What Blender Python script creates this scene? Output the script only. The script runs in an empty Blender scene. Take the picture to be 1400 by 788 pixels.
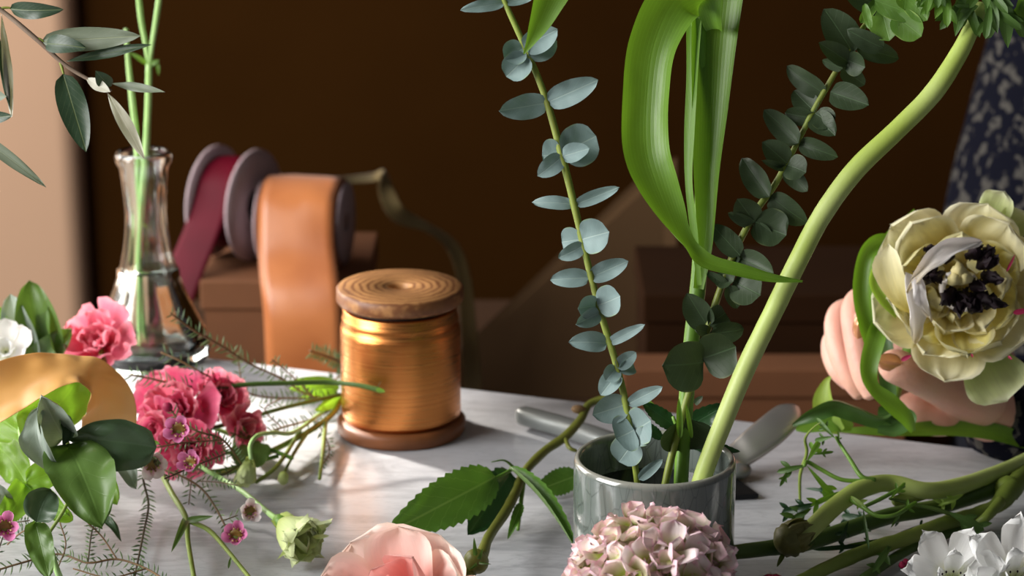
import bpy, bmesh, math, random
from mathutils import Vector, Matrix, noise
PI = math.pi
R = math.radians
scn = bpy.context.scene
COL = scn.collection

# ------------------------------------------------------------------ camera
H = 0.554; PITCH = R(16.5); F = 3300.0
cd = bpy.data.cameras.new('camera'); cam = bpy.data.objects.new('camera', cd); COL.objects.link(cam)
cam.location = (0, 0, H); cam.rotation_euler = (PI/2 - PITCH, 0, 0)
cd.sensor_width = 36.0; cd.lens = 36.0*F/1400.0; cd.clip_start = 0.05; cd.clip_end = 30
cd.dof.use_dof = True; cd.dof.focus_distance = 1.33; cd.dof.aperture_fstop = 9.0
scn.camera = cam

# ------------------------------------------------------------------ world, lights, exposure
w = bpy.data.worlds.new('world'); scn.world = w; w.use_nodes = True
bg = w.node_tree.nodes['Background']; bg.inputs[0].default_value = (0.9, 0.9, 0.95, 1); bg.inputs[1].default_value = 0.08

def area(name, loc, target, sx, sy, power, col=(1, 1, 1), spread=180):
    l = bpy.data.lights.new(name, 'AREA'); l.shape = 'RECTANGLE'; l.size = sx; l.size_y = sy
    l.energy = power; l.color = col; l.spread = R(spread)
    o = bpy.data.objects.new(name, l); COL.objects.link(o); o.location = loc
    o.rotation_euler = (Vector(target) - Vector(loc)).to_track_quat('-Z', 'Y').to_euler()
    return o
area('window_daylight', (-1.9, 0.75, 0.95), (0.1, 1.4, 0.05), 1.3, 1.3, 92, (1.0, 0.985, 0.965))
area('rear_fill_light', (-1.25, 2.25, 0.55), (-0.2, 1.65, 0.05), 0.8, 1.0, 17, (1.0, 0.98, 0.94))  # added fill light out of view at back left, brightens the glass vase
sl = bpy.data.lights.new('sun_shaft', 'SPOT'); sl.energy = 300; sl.spot_size = R(17); sl.spot_blend = 0.6; sl.shadow_soft_size = 0.05; sl.color = (1.0, 0.93, 0.84)
so = bpy.data.objects.new('sun_shaft', sl); COL.objects.link(so); so.location = (-0.95, 2.22, 0.62)
so.rotation_euler = (Vector((-0.255, 1.62, 0.0)) - so.location).to_track_quat('-Z', 'Y').to_euler()

vs = scn.view_settings
scn.display_settings.display_device = 'sRGB'
vs.view_transform = 'Standard'; vs.look = 'None'; vs.exposure = 0.0; vs.gamma = 1.0; vs.use_curve_mapping = False

# ------------------------------------------------------------------ pixel helpers (real depths, real sizes)
cp, sp = math.cos(PITCH), math.sin(PITCH)
def ray(x, y):
    u = (x-700)/F; v = (y-394)/F
    return Vector((u, cp - v*sp, -(sp + v*cp)))
def P(x, y, D): return Vector((0, 0, H)) + ray(x, y)*D
def G(x, y, z=0.0):
    r = ray(x, y); return Vector((0, 0, H)) + r*((z-H)/r.z)
def Dof(p):                               # camera depth of a point
    q = p - Vector((0, 0, H)); return q.y*cp - q.z*sp
def zat(py, y0): return H - y0*math.tan(PITCH + math.atan((py-394)/F))
CAM = Vector((0, 0, H))
def lin(c): c /= 255.0; return c/12.92 if c <= 0.04045 else ((c+0.055)/1.055)**2.4
def rgb(r, g, b): return (lin(r), lin(g), lin(b), 1)

# ------------------------------------------------------------------ mesh collector
class M:
    def __init__(s): s.v = []; s.f = []; s.uv = []
    def add(s, verts, faces, uvs=None):
        o = len(s.v); s.v += [Vector(q) for q in verts]; s.f += [tuple(i+o for i in f) for f in faces]
        s.uv += (uvs if uvs else [(0, 0)]*len(verts)); return s
    def grid(s, rows, uvrows=None, closed=False):
        o = len(s.v); n = len(rows[0])
        for r in rows: s.v += [Vector(q) for q in r]
        if uvrows:
            for r in uvrows: s.uv += r
        else:
            m = len(rows)
            s.uv += [(i/max(1, n-1), j/max(1, m-1)) for j in range(m) for i in range(n)]
        for j in range(len(rows)-1):
            for i in range(n if closed else n-1):
                i2 = (i+1) % n
                s.f.append((o+j*n+i, o+j*n+i2, o+(j+1)*n+i2, o+(j+1)*n+i))
        return s
    def mesh(s, name, off=Vector((0, 0, 0)), smooth=True):
        me = bpy.data.meshes.new(name)
        me.from_pydata([tuple(q-off) for q in s.v], [], s.f)
        uvl = me.uv_layers.new(name='UVMap')
        li = [0]*len(me.loops); me.loops.foreach_get('vertex_index', li)
        flat = []
        for i in li: flat += s.uv[i]
        uvl.data.foreach_set('uv', flat)
        if smooth: me.polygons.foreach_set('use_smooth', [True]*len(me.polygons))
        me.update(); return me

class Thing:
    def __init__(s, name, label, cat, loc, group=None):
        o = bpy.data.objects.new(name, None); COL.objects.link(o); o.empty_display_size = 0.02
        o.location = loc; s.loc = Vector(loc); s.o = o
        o['label'] = label; o['category'] = cat
        if group: o['group'] = group
    def add(s, m, name, mat, label=None, parent=None, stuff=False, smooth=True):
        me = m if isinstance(m, bpy.types.Mesh) else m.mesh(name, s.loc, smooth)
        o = bpy.data.objects.new(name, me); COL.objects.link(o); o.parent = parent or s.o
        if not me.materials: me.materials.append(mat)
        if label: o['label'] = label
        if stuff: o['kind'] = 'stuff'
        return o
def struct(name, m, mat, smooth=False):
    me = m.mesh(name, Vector((0, 0, 0)), smooth); me.materials.append(mat)
    o = bpy.data.objects.new(name, me); COL.objects.link(o); o['kind'] = 'structure'; return o
def mod(o, t, **k):
    d = o.modifiers.new(t.lower(), t)
    for a, b in k.items(): setattr(d, a, b)
    return d

# ------------------------------------------------------------------ curves
def spline(pts, n=6):
    """Catmull-Rom through tuples of floats / vectors -> dense list"""
    p = [tuple(q) for q in pts]
    if len(p) < 3: n = max(n, 6)
    out = []
    for i in range(len(p)-1):
        p0 = p[i-1] if i > 0 else tuple(2*a-b for a, b in zip(p[0], p[1]))
        p1 = p[i]; p2 = p[i+1]
        p3 = p[i+2] if i+2 < len(p) else tuple(2*a-b for a, b in zip(p[-1], p[-2]))
        for k in range(n):
            t = k/n
            out.append(tuple(0.5*((2*b)+(-a+c)*t+(2*a-5*b+4*c-d)*t*t+(-a+3*b-3*c+d)*t**3) for a, b, c, d in zip(p0, p1, p2, p3)))
    out.append(p[-1]); return out
def tube(m, pts, segs=8, n=6, jit=0.0, cap=True):
    """pts: (Vector, radius) list"""
    d = spline([(*q, r) for q, r in pts], n)
    c = [Vector(q[:3]) for q in d]; rr = [q[3] for q in d]
    up = Vector((0.13, 0.2, 1)).normalized(); rows = []
    prev = None
    for i in range(len(c)):
        t = (c[min(i+1, len(c)-1)] - c[max(i-1, 0)]).normalized()
        if prev is None:
            a = t.cross(up)
            if a.length < 0.1: a = t.cross(Vector((1, 0, 0)))
        else: a = prev - t*prev.dot(t)
        a.normalize(); b = t.cross(a); prev = a
        rad = rr[i]*(1+jit*noise.noise(c[i]*120))
        rows.append([c[i] + (a*math.cos(2*PI*k/segs) + b*math.sin(2*PI*k/segs))*rad for k in range(segs)])
    L = len(rows)
    if cap:
        t0 = (c[0]-c[1]).normalized(); t1 = (c[-1]-c[-2]).normalized()
        rows = [[c[0]+t0*rr[0]*0.35+(q-c[0])*0.55 for q in rows[0]]] + rows + [[c[-1]+t1*rr[-1]*0.35+(q-c[-1])*0.55 for q in rows[-1]]]
    o = len(m.v)
    m.grid(rows, closed=True)
    if cap:
        m.f.append(tuple(o+segs-1-k for k in range(segs))); e = len(m.v)-segs; m.f.append(tuple(e+k for k in range(segs)))
    return m
def flatbar(m, pts, thick, up=Vector((0, 0, 1)), n=8, segs=16):
    """rounded flat bar: pts (Vector, width); thickness along up"""
    d = spline([(*q, wd) for q, wd in pts], n); c = [Vector(q[:3]) for q in d]; rows = []
    for i in range(len(c)):
        t = (c[min(i+1, len(c)-1)]-c[max(i-1, 0)]).normalized(); s = t.cross(up).normalized(); u_ = s.cross(t).normalized(); w_ = d[i][3]*.5
        row = []
        for k in range(segs):
            a = 2*PI*k/segs; ca, sa = math.cos(a), math.sin(a)
            row.append(c[i]+s*(w_*math.copysign(abs(ca)**.6, ca))+u_*(min(thick*.5, w_)*math.copysign(abs(sa)**.75, sa)))
        rows.append(row)
    o = len(m.v); m.grid(rows, closed=True); m.f.append(tuple(o+segs-1-k for k in range(segs))); e = len(m.v)-segs; m.f.append(tuple(e+k for k in range(segs)))
    return m
def px(D, n): return n*D/F
def pt(pts, D=1.33):
    """pixel path -> [(Vector, radius)]; each entry (x, y, width_px[, D])"""
    o = []
    for q in pts:
        d = q[3] if len(q) > 3 else D
        o.append((P(q[0], q[1], d), px(d, q[2])*0.5))
    return o
def gt(pts):
    """pixel path lying near the table: (x, y, width_px, height)"""
    o = []
    for x, y, wd, z in pts:
        q = G(x, y, z); o.append((q, px(Dof(q), wd)*0.5))
    return o
def lathe(m, prof, center, segs=64, mod_fn=None):
    rows = []
    for r, z in prof:
        rows.append([center + Vector(((r*(mod_fn(2*PI*k/segs, z) if mod_fn else 1))*math.cos(2*PI*k/segs), (r*(mod_fn(2*PI*k/segs, z) if mod_fn else 1))*math.sin(2*PI*k/segs), z)) for k in range(segs)])
    return m.grid(rows, closed=True)
def disc(m, center, r, z, segs=48):
    rows = [[center+Vector((q*r*math.cos(2*PI*k/segs), q*r*math.sin(2*PI*k/segs), z)) for k in range(segs)] for q in (0.01, 0.5, 1.0)]
    return m.grid(rows, closed=True)
def box(m, lo, hi, rot=0, c=None):
    x0, y0, z0 = lo; x1, y1, z1 = hi
    vs_ = [Vector(q) for q in ((x0, y0, z0), (x1, y0, z0), (x1, y1, z0), (x0, y1, z0), (x0, y0, z1), (x1, y0, z1), (x1, y1, z1), (x0, y1, z1))]
    if rot:
        cc = Vector(c or ((x0+x1)/2, (y0+y1)/2, 0)); rm = Matrix.Rotation(rot, 3, 'Z'); vs_ = [rm @ (q-cc) + cc for q in vs_]
    m.add(vs_, [(0, 3, 2, 1), (4, 5, 6, 7), (0, 1, 5, 4), (1, 2, 6, 5), (2, 3, 7, 6), (3, 0, 4, 7)], [(q.x*5, q.z*5+q.y*5) for q in vs_]); return m

# ------------------------------------------------------------------ leaf outlines: half-width profile 0..1 over v
def prof(shape, v):
    s = math.sin(PI*min(1, max(0, v)))
    if shape == 'lance': return max(0, s)**0.9
    if shape == 'ellipse': return max(0, 4*v*(1-v))**0.5
    if shape == 'round': return max(0, 1-abs(2*(v-0.5))**2.4)**0.5
    if shape == 'ovate': return max(0, (v**0.5)*(1-v)**0.75*1.72)
    if shape == 'heart': return max(0, (v**0.33)*(1-v)**0.55*1.6)
    if shape == 'euc': return max(0, (v**0.42)*(1-v)**0.62*1.72)
    if shape == 'obovate': return max(0, (v**0.8)*(1-v)**0.42*1.85)
    if shape == 'petal': return max(0, min(1, (v**0.55)*1.15*(1-v**5)**0.5))
    if shape == 'fan': return max(0.06, (v**0.75)*(1-0.25*v**6)) * (1 if v < 0.93 else 1-((v-0.93)/0.07)**2*0.35)
    return s
def leaf(m, b, t, width, roll=0.0, curve=0.0, fold=0.25, shape='ovate', serr=0, wave=0.0, nv=14, nu=6, seed=0, twist=0.0, asym=0.0):
    """b,t world points; roll 0 = faces the camera. curve bulges toward the facing side"""
    A = t-b; L = A.length; T = A.normalized(); V = (CAM-(b+t)*0.5).normalized()
    s = T.cross(V)
    if s.length < 0.05: s = T.cross(Vector((1, 0, 0)))
    s.normalize(); n = s.cross(T).normalized()
    if n.dot(V) < 0: n = -n
    rows = []; uvs = []
    if serr: nv = max(nv, serr*4)
    for j in range(nv+1):
        v = j/nv; h = prof(shape, v)*width*0.5
        if serr:
            ph = (v*serr) % 1.0; h *= 1+0.16*(ph-0.5) if 0.04 < v < 0.97 else 1
        rr = roll + twist*(v-0.5)
        s2 = s*math.cos(rr)+n*math.sin(rr); n2 = n*math.cos(rr)-s*math.sin(rr)
        c = b + A*v + n2*(curve*L*math.sin(PI*v)) + s*(asym*L*math.sin(PI*v))
        row = []; uvr = []
        for i in range(nu+1):
            u = 2*i/nu-1
            wv = wave*L*noise.noise(Vector((u*1.6+seed*3.1, v*4.0, seed*1.7)))*(abs(u)**0.7)
            lift = 0.012*L*math.cos(v*46)*abs(u)*0 
            row.append(c + s2*(u*h*math.cos(fold*abs(u))) + n2*(abs(u)**1.3*h*math.sin(fold) + wv + lift))
            uvr.append((u*0.5*max(0.15, prof(shape, v))+0.5, v))
        rows.append(row); uvs.append(uvr)
    return m.grid(rows, uvs)
def PL(b, t, wpx, D=1.33, Dt=None, **k):
    """one leaf mesh from pixel base/tip"""
    Dt = D if Dt is None else Dt
    return leaf(M(), P(b[0], b[1], D), P(t[0], t[1], Dt), px((D+Dt)/2, wpx), **k)
def strap(m, pts, nu=8, n=8, fold=0.3, seed=0, wave=0.0, side=None):
    """ribbon-like blade: pts (Vector, width, roll)"""
    d = spline([(*q, wd, r) for q, wd, r in pts], n)
    c = [Vector(q[:3]) for q in d]; rows = []; uvs = []; L = len(c)
    for i in range(L):
        T = (c[min(i+1, L-1)]-c[max(i-1, 0)]).normalized(); V = (CAM-c[i]).normalized()
        s = T.cross(V).normalized(); n_ = s.cross(T).normalized()
        if n_.dot(V) < 0: n_ = -n_
        if side is not None: s = (side-T*side.dot(T)).normalized(); n_ = s.cross(T).normalized()
        r = d[i][4]; h = max(0.0002, d[i][3])*0.5
        s2 = s*math.cos(r)+n_*math.sin(r); n2 = n_*math.cos(r)-s*math.sin(r)
        row = []
        for k in range(nu+1):
            u = 2*k/nu-1
            row.append(c[i]+s2*u*h*math.cos(fold*abs(u)) + n2*(h*u*u*math.sin(fold) + wave*noise.noise(Vector((u*1.5, i*0.12, seed)))*abs(u)))
        rows.append(row); uvs.append([((2*k/nu-1)*0.5+0.5, i/(L-1)) for k in range(nu+1)])
    return m.grid(rows, uvs)
def spx(pts, D=1.33):
    o = []
    for q in pts:
        d = q[4] if len(q) > 4 else D
        o.append((P(q[0], q[1], d), px(d, q[2]), q[3]))
    return o

# ------------------------------------------------------------------ petals & flowers
def petal_local(L, W, b0=0.0, b1=0.0, b2=0.0, cup=0.4, ruf=0.0, shape='petal', seed=0, nv=9, nu=8, freq=3.0, notch=0.0):
    rows = []; uvs = []; y = z = 0.0
    for j in range(nv+1):
        v = j/nv; a = b0+b1*v+b2*v*v
        if j: y += math.cos(a)*L/nv; z -= math.sin(a)*L/nv
        h = prof(shape, v)*W*0.5; row = []; uvr = []
        for i in range(nu+1):
            u = 2*i/nu-1
            edge = max(abs(u), v)**2
            nz = noise.noise(Vector((u*freq+seed*5.3, v*freq*0.8, seed*2.1)))
            nz2 = noise.noise(Vector((u*freq*2.6+seed, v*2, seed*4.1+9)))
            rz = ruf*L*edge*(nz*1.3+nz2*0.6)
            ny = -notch*L*(v**6)*(abs(u)**2) + 0.25*ruf*L*v**4*nz2
            row.append(Vector((u*h*math.cos(cup*abs(u)), y+ny*math.cos(a), z + h*u*u*math.sin(cup)*1.0 + rz)))
            uvr.append((u*0.5+0.5, v))
        rows.append(row); uvs.append(uvr)
    return rows, uvs
def frame(a):
    a = a.normalized(); x = a.cross(Vector((0, 0, 1)))
    if x.length < 0.1: x = a.cross(Vector((0, 1, 0)))
    x.normalize(); return a, x, a.cross(x).normalized()
def petal_at(m, c, axis, phi, theta, base_r, base_h, **k):
    a, x, y = frame(axis)
    r = x*math.cos(phi)+y*math.sin(phi)
    d = a*math.cos(theta)+r*math.sin(theta); nin = a*math.sin(theta)-r*math.cos(theta); wd = d.cross(nin)
    rows, uvs = petal_local(**k)
    o = c + r*base_r + a*base_h
    return m.grid([[o+wd*q.x+d*q.y+nin*q.z for q in row] for row in rows], uvs)
def flower(T, c, axis, rings, seed=1, parent=None, name='petal'):
    rnd = random.Random(seed); off = 0
    for ring in rings:
        n = ring['n']; off += rnd.uniform(0.3, 0.7)*2*PI/n
        for k in range(n):
            if 'skip' in ring and k in ring['skip']: continue
            kk = {q: ring[q] for q in ('b0', 'b1', 'b2', 'cup', 'ruf', 'shape', 'freq', 'notch', 'nv', 'nu') if q in ring}
            s = rnd.uniform(0.88, 1.1)
            m = petal_at(M(), c, axis, off+2*PI*k/n+rnd.uniform(-0.15, 0.15), ring['th']+rnd.uniform(-0.1, 0.1)*ring.get('var', 1), ring.get('br', 0.001), ring.get('bh', 0.0),
                         L=ring['L']*s, W=ring['W']*rnd.uniform(0.9, 1.1), seed=rnd.uniform(0, 50), **kk)
            T.add(m, name, ring['mat'], parent=parent)

# ------------------------------------------------------------------ materials
def newmat(name):
    mt = bpy.data.materials.new(name); mt.use_nodes = True; nt = mt.node_tree; nt.nodes.clear(); return mt, nt
def nd(nt, t, **k):
    n = nt.nodes.new(t)
    for a, b in k.items():
        if a in n.inputs.keys() if isinstance(a, str) and hasattr(n, 'inputs') else False: n.inputs[a].default_value = b
        else: setattr(n, a, b)
    return n
def mixc(nt, fac, a, b, blend='MIX'):
    n = nt.nodes.new('ShaderNodeMix'); n.data_type = 'RGBA'; n.blend_type = blend
    for idx, val in ((0, fac), (6, a), (7, b)):
        if isinstance(val, (float, int, tuple)): n.inputs[idx].default_value = val
        else: nt.links.new(val, n.inputs[idx])
    return n.outputs[2]
def mth(nt, op, a, b=None, c=None):
    n = nt.nodes.new('ShaderNodeMath'); n.operation = op
    for i, val in enumerate((a, b, c)):
        if val is None: continue
        if isinstance(val, (float, int)): n.inputs[i].default_value = val
        else: nt.links.new(val, n.inputs[i])
    return n.outputs[0]
def mapr(nt, x, a, b, c=0.0, d=1.0):
    n = nt.nodes.new('ShaderNodeMapRange'); n.inputs[1].default_value = a; n.inputs[2].default_value = b; n.inputs[3].default_value = c; n.inputs[4].default_value = d
    nt.links.new(x, n.inputs[0]); return n.outputs[0]
def nz(nt, scale, detail=3, coord=None, stretch=None, rough=0.5, dist=0.0):
    t = nt.nodes.new('ShaderNodeTexCoord'); n = nt.nodes.new('ShaderNodeTexNoise')
    n.inputs['Scale'].default_value = scale; n.inputs['Detail'].default_value = detail; n.inputs['Roughness'].default_value = rough; n.inputs['Distortion'].default_value = dist
    src = t.outputs[coord or 'Object']
    if stretch:
        mp = nt.nodes.new('ShaderNodeMapping'); mp.inputs['Scale'].default_value = stretch[:3]
        if len(stretch) > 3: mp.inputs['Rotation'].default_value = (0, 0, stretch[3])
        nt.links.new(src, mp.inputs[0]); src = mp.outputs[0]
    nt.links.new(src, n.inputs['Vector']); return n.outputs['Fac']
def finish(mt, nt, color, rough=0.5, transl=0.0, tcol=None, bump=None, bstr=0.1, bdist=0.001, metallic=0.0, spec=0.5, sheen=0.0, coat=0.0, aniso=0.0, sss=0.0):
    b = nt.nodes.new('ShaderNodeBsdfPrincipled'); out = nt.nodes.new('ShaderNodeOutputMaterial')
    if isinstance(color, tuple): b.inputs['Base Color'].default_value = color
    else: nt.links.new(color, b.inputs['Base Color'])
    if isinstance(rough, (float, int)): b.inputs['Roughness'].default_value = rough
    else: nt.links.new(rough, b.inputs['Roughness'])
    b.inputs['Metallic'].default_value = metallic; b.inputs['Specular IOR Level'].default_value = spec
    b.inputs['Sheen Weight'].default_value = sheen; b.inputs['Coat Weight'].default_value = coat; b.inputs['Coat Roughness'].default_value = 0.08; b.inputs['Anisotropic'].default_value = aniso
    if sss:
        b.inputs['Subsurface Weight'].default_value = sss; b.inputs['Subsurface Radius'].default_value = (0.01, 0.004, 0.002); b.inputs['Subsurface Scale'].default_value = 0.6
    if bump is not None:
        bn = nt.nodes.new('ShaderNodeBump'); bn.inputs['Strength'].default_value = bstr; bn.inputs['Distance'].default_value = bdist
        nt.links.new(bump, bn.inputs['Height']); nt.links.new(bn.outputs[0], b.inputs['Normal'])
    sh = b.outputs[0]
    if transl > 0:
        tr = nt.nodes.new('ShaderNodeBsdfTranslucent'); mx = nt.nodes.new('ShaderNodeMixShader'); mx.inputs[0].default_value = transl
        c = tcol if tcol is not None else color
        if isinstance(c, tuple): tr.inputs[0].default_value = c
        else: nt.links.new(c, tr.inputs[0])
        nt.links.new(sh, mx.inputs[1]); nt.links.new(tr.outputs[0], mx.inputs[2]); sh = mx.outputs[0]
    nt.links.new(sh, out.inputs[0]); return mt
def leafmat(name, top, back=None, vein=None, vs_=0.35, rough=0.45, transl=0.25, tcol=None, side=9, edge=None, par=False, spec=0.4, mott=0.25):
    mt, nt = newmat(name); t = nt.nodes.new('ShaderNodeTexCoord'); sx = nt.nodes.new('ShaderNodeSeparateXYZ'); nt.links.new(t.outputs['UV'], sx.inputs[0])
    u, v = sx.outputs[0], sx.outputs[1]
    du = mth(nt, 'ABSOLUTE', mth(nt, 'SUBTRACT', u, 0.5))
    mid = mapr(nt, du, 0.004, 0.022, 1.0, 0.0)
    if par:
        sv = mapr(nt, mth(nt, 'SINE', mth(nt, 'MULTIPLY', u, 95.0)), 0.3, 1.0, 0.0, 0.5)
    else:
        sv = mapr(nt, mth(nt, 'ABSOLUTE', mth(nt, 'SINE', mth(nt, 'MULTIPLY', mth(nt, 'SUBTRACT', v, mth(nt, 'MULTIPLY', du, 0.8)), side*PI))), 0.0, 0.10, 0.6, 0.0)
    vn = mth(nt, 'MAXIMUM', mid, sv)
    n1 = nz(nt, 60, 4)
    c = mixc(nt, mapr(nt, n1, 0.35, 0.7, 0.0, mott), top, tuple(q*0.45 for q in top[:3])+(1,))
    if back is not None:
        g = nt.nodes.new('ShaderNodeNewGeometry'); c = mixc(nt, g.outputs['Backfacing'], c, back)
    vc = vein if vein is not None else tuple(min(1, q*1.9+0.02) for q in top[:3])+(1,)
    c = mixc(nt, mth(nt, 'MULTIPLY', vn, vs_), c, vc)
    if edge is not None: c = mixc(nt, mapr(nt, du, 0.455, 0.495, 0.0, 0.8), c, edge)
    tc = tcol if tcol is not None else tuple(min(1, q*w_) for q, w_ in zip(top[:3], (1.5, 1.55, 0.7)))+(1,)
    bmp = mth(nt, 'ADD', mth(nt, 'MULTIPLY', vn, -0.6), n1)
    return finish(mt, nt, c, rough, transl, tc, bump=bmp, bstr=0.35, bdist=0.0005, spec=spec)
def petalmat(name, basec, tipc, p0=0.1, p1=0.9, edge=None, ecol=None, rough=0.6, transl=0.35, streak=0.25, dark=None, spots=None):
    mt, nt = newmat(name); t = nt.nodes.new('ShaderNodeTexCoord'); sx = nt.nodes.new('ShaderNodeSeparateXYZ'); nt.links.new(t.outputs['UV'], sx.inputs[0])
    u, v = sx.outputs[0], sx.outputs[1]
    st = nz(nt, 1.0, 3, 'UV', (26, 2.0, 1))
    c = mixc(nt, mapr(nt, v, p0, p1), basec, tipc)
    c = mixc(nt, mapr(nt, st, 0.4, 0.75, 0, streak), c, tuple(q*0.62 for q in tipc[:3])+(1,))
    if ecol is not None:
        du = mth(nt, 'ABSOLUTE', mth(nt, 'SUBTRACT', u, 0.5))
        e = mth(nt, 'MAXIMUM', mapr(nt, du, 0.36, 0.5), mapr(nt, v, 0.86, 1.0))
        c = mixc(nt, mth(nt, 'MULTIPLY', e, 0.75), c, ecol)
    if spots is not None:
        n2 = nz(nt, 45, 2); c = mixc(nt, mapr(nt, n2, 0.70, 0.74), c, spots)
    return finish(mt, nt, c, rough, transl, None, bump=st, bstr=0.3, bdist=0.0006, spec=0.3, sheen=0.1)
def stemmat(name, c1, c2, rough=0.45, scale=25, transl=0.0):
    mt, nt = newmat(name); n1 = nz(nt, scale, 4); n2 = nz(nt, 400, 2)
    c = mixc(nt, mapr(nt, n1, 0.35, 0.65), c1, c2)
    return finish(mt, nt, c, rough, transl, None, bump=n2, bstr=0.25, bdist=0.0004, spec=0.4)
def plain(name, c, rough=0.5, metallic=0.0, scale=80, var=0.2, bstr=0.1, **k):
    mt, nt = newmat(name); n1 = nz(nt, scale, 4)
    cc = mixc(nt, mapr(nt, n1, 0.3, 0.7, 0, var), c, tuple(q*0.5 for q in c[:3])+(1,))
    return finish(mt, nt, cc, rough, bump=n1, bstr=bstr, bdist=0.0005, metallic=metallic, **k)

MAT = {}
# marble
mt, nt = newmat('marble')
n1 = nz(nt, 9, 8, stretch=(0.6, 3.0, 1, 0.25), rough=0.62, dist=1.2); n2 = nz(nt, 30, 6, stretch=(0.8, 3.5, 1, 0.1), dist=2.0); n3 = nz(nt, 3, 3)
v1 = mapr(nt, mth(nt, 'ABSOLUTE', mth(nt, 'SUBTRACT', n1, 0.5)), 0.0, 0.055, 1, 0)
v2 = mapr(nt, mth(nt, 'ABSOLUTE', mth(nt, 'SUBTRACT', n2, 0.52)), 0.0, 0.05, 1, 0)
c = mixc(nt, mth(nt, 'MULTIPLY', v1, mapr(nt, n3, 0.35, 0.65, 0.1, 0.62)), rgb(182, 183, 187), rgb(98, 100, 106))
c = mixc(nt, mth(nt, 'MULTIPLY', v2, 0.28), c, rgb(124, 126, 130))
c = mixc(nt, mapr(nt, n3, 0.4, 0.8, 0, 0.3), c, rgb(160, 160, 164))
MAT['marble'] = finish(mt, nt, c, 0.3, spec=0.5)
# wood (spool)
mt, nt = newmat('spool_wood')
t = nt.nodes.new('ShaderNodeTexCoord'); wv = nt.nodes.new('ShaderNodeTexWave'); wv.wave_type = 'RINGS'; wv.rings_direction = 'Z'
wv.inputs['Scale'].default_value = 60; wv.inputs['Distortion'].default_value = 3; wv.inputs['Detail'].default_value = 3; wv.inputs['Detail Scale'].default_value = 2.0
nt.links.new(t.outputs['Object'], wv.inputs['Vector'])
n1 = nz(nt, 40, 5, stretch=(1, 1, 3)); n2 = nz(nt, 14, 3)
c = mixc(nt, mapr(nt, wv.outputs['Fac'], 0.0, 0.6), rgb(120, 72, 40), rgb(186, 134, 82))
c = mixc(nt, mapr(nt, n2, 0.42, 0.62, 0, 0.65), c, rgb(92, 50, 26))
c = mixc(nt, mapr(nt, n1, 0.5, 0.8, 0, 0.4), c, rgb(150, 100, 58))
MAT['spool_wood'] = finish(mt, nt, c, 0.5, bump=wv.outputs['Fac'], bstr=0.15, bdist=0.0003)
MAT['spool_wood_dark'] = plain('spool_wood_dark', rgb(134, 78, 38), 0.5, scale=45, var=0.6, bstr=0.2)
# copper wire: fine stacked turns
mt, nt = newmat('copper_wire')
t = nt.nodes.new('ShaderNodeTexCoord'); sx = nt.nodes.new('ShaderNodeSeparateXYZ'); nt.links.new(t.outputs['Object'], sx.inputs[0])
s_ = mth(nt, 'SINE', mth(nt, 'MULTIPLY', sx.outputs[2], 9000.0))
n1 = nz(nt, 30, 3, stretch=(1, 1, 22)); n2 = nz(nt, 1, 2, stretch=(.3, .3, 900))
c = mixc(nt, mapr(nt, n2, 0.35, 0.65), rgb(222, 150, 84), rgb(196, 118, 62))
MAT['copper'] = finish(mt, nt, c, mapr(nt, n1, 0.3, 0.7, 0.24, 0.36), bump=mth(nt, 'ADD', s_, mth(nt, 'MULTIPLY', n2, 0.6)), bstr=0.18, bdist=0.00008, metallic=1.0, aniso=0.5)
# ceramic crackle glaze
mt, nt = newmat('crackle_glaze')
t = nt.nodes.new('ShaderNodeTexCoord'); vo = nt.nodes.new('ShaderNodeTexVoronoi'); vo.feature = 'DISTANCE_TO_EDGE'; vo.inputs['Scale'].default_value = 190
mp = nt.nodes.new('ShaderNodeMapping'); mp.inputs['Scale'].default_value = (1, 1, 0.32); nt.links.new(t.outputs['Object'], mp.inputs[0]); nt.links.new(mp.outputs[0], vo.inputs['Vector'])
cr = mapr(nt, vo.outputs['Distance'], 0.0, 0.05, 1, 0)
sx = nt.nodes.new('ShaderNodeSeparateXYZ'); nt.links.new(t.outputs['Object'], sx.inputs[0]); n1 = nz(nt, 22, 4)
rim = mapr(nt, sx.outputs[2], 0.079, 0.0825)
c = mixc(nt, mapr(nt, n1, 0.3, 0.7), rgb(112, 120, 114), rgb(90, 98, 94))
c = mixc(nt, mth(nt, 'MULTIPLY', cr, 0.5), c, rgb(50, 54, 52)); c = mixc(nt, mth(nt, 'MULTIPLY', rim, 0.6), c, rgb(176, 172, 158))
MAT['ceramic'] = finish(mt, nt, c, 0.12, spec=0.6, coat=0.5, bump=cr, bstr=-0.15, bdist=0.0003)
# glass / water
def glassmat(name, c, ior, rough=0.0):
    mt, nt = newmat(name); b = nt.nodes.new('ShaderNodeBsdfPrincipled'); out = nt.nodes.new('ShaderNodeOutputMaterial')
    b.inputs['Base Color'].default_value = c; b.inputs['Transmission Weight'].default_value = 1.0; b.inputs['IOR'].default_value = ior; b.inputs['Roughness'].default_value = rough
    nt.links.new(b.outputs[0], out.inputs[0]); return mt
MAT['glass'] = glassmat('clear_glass', (0.93, 0.98, 0.96, 1), 1.48, 0.02)
MAT['water'] = glassmat('water', (0.97, 1, 0.99, 1), 1.33)
MAT['dark_water'] = plain('cup_water', rgb(22, 24, 20), 0.03, spec=0.7, var=0.1, bstr=0.0)
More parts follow.
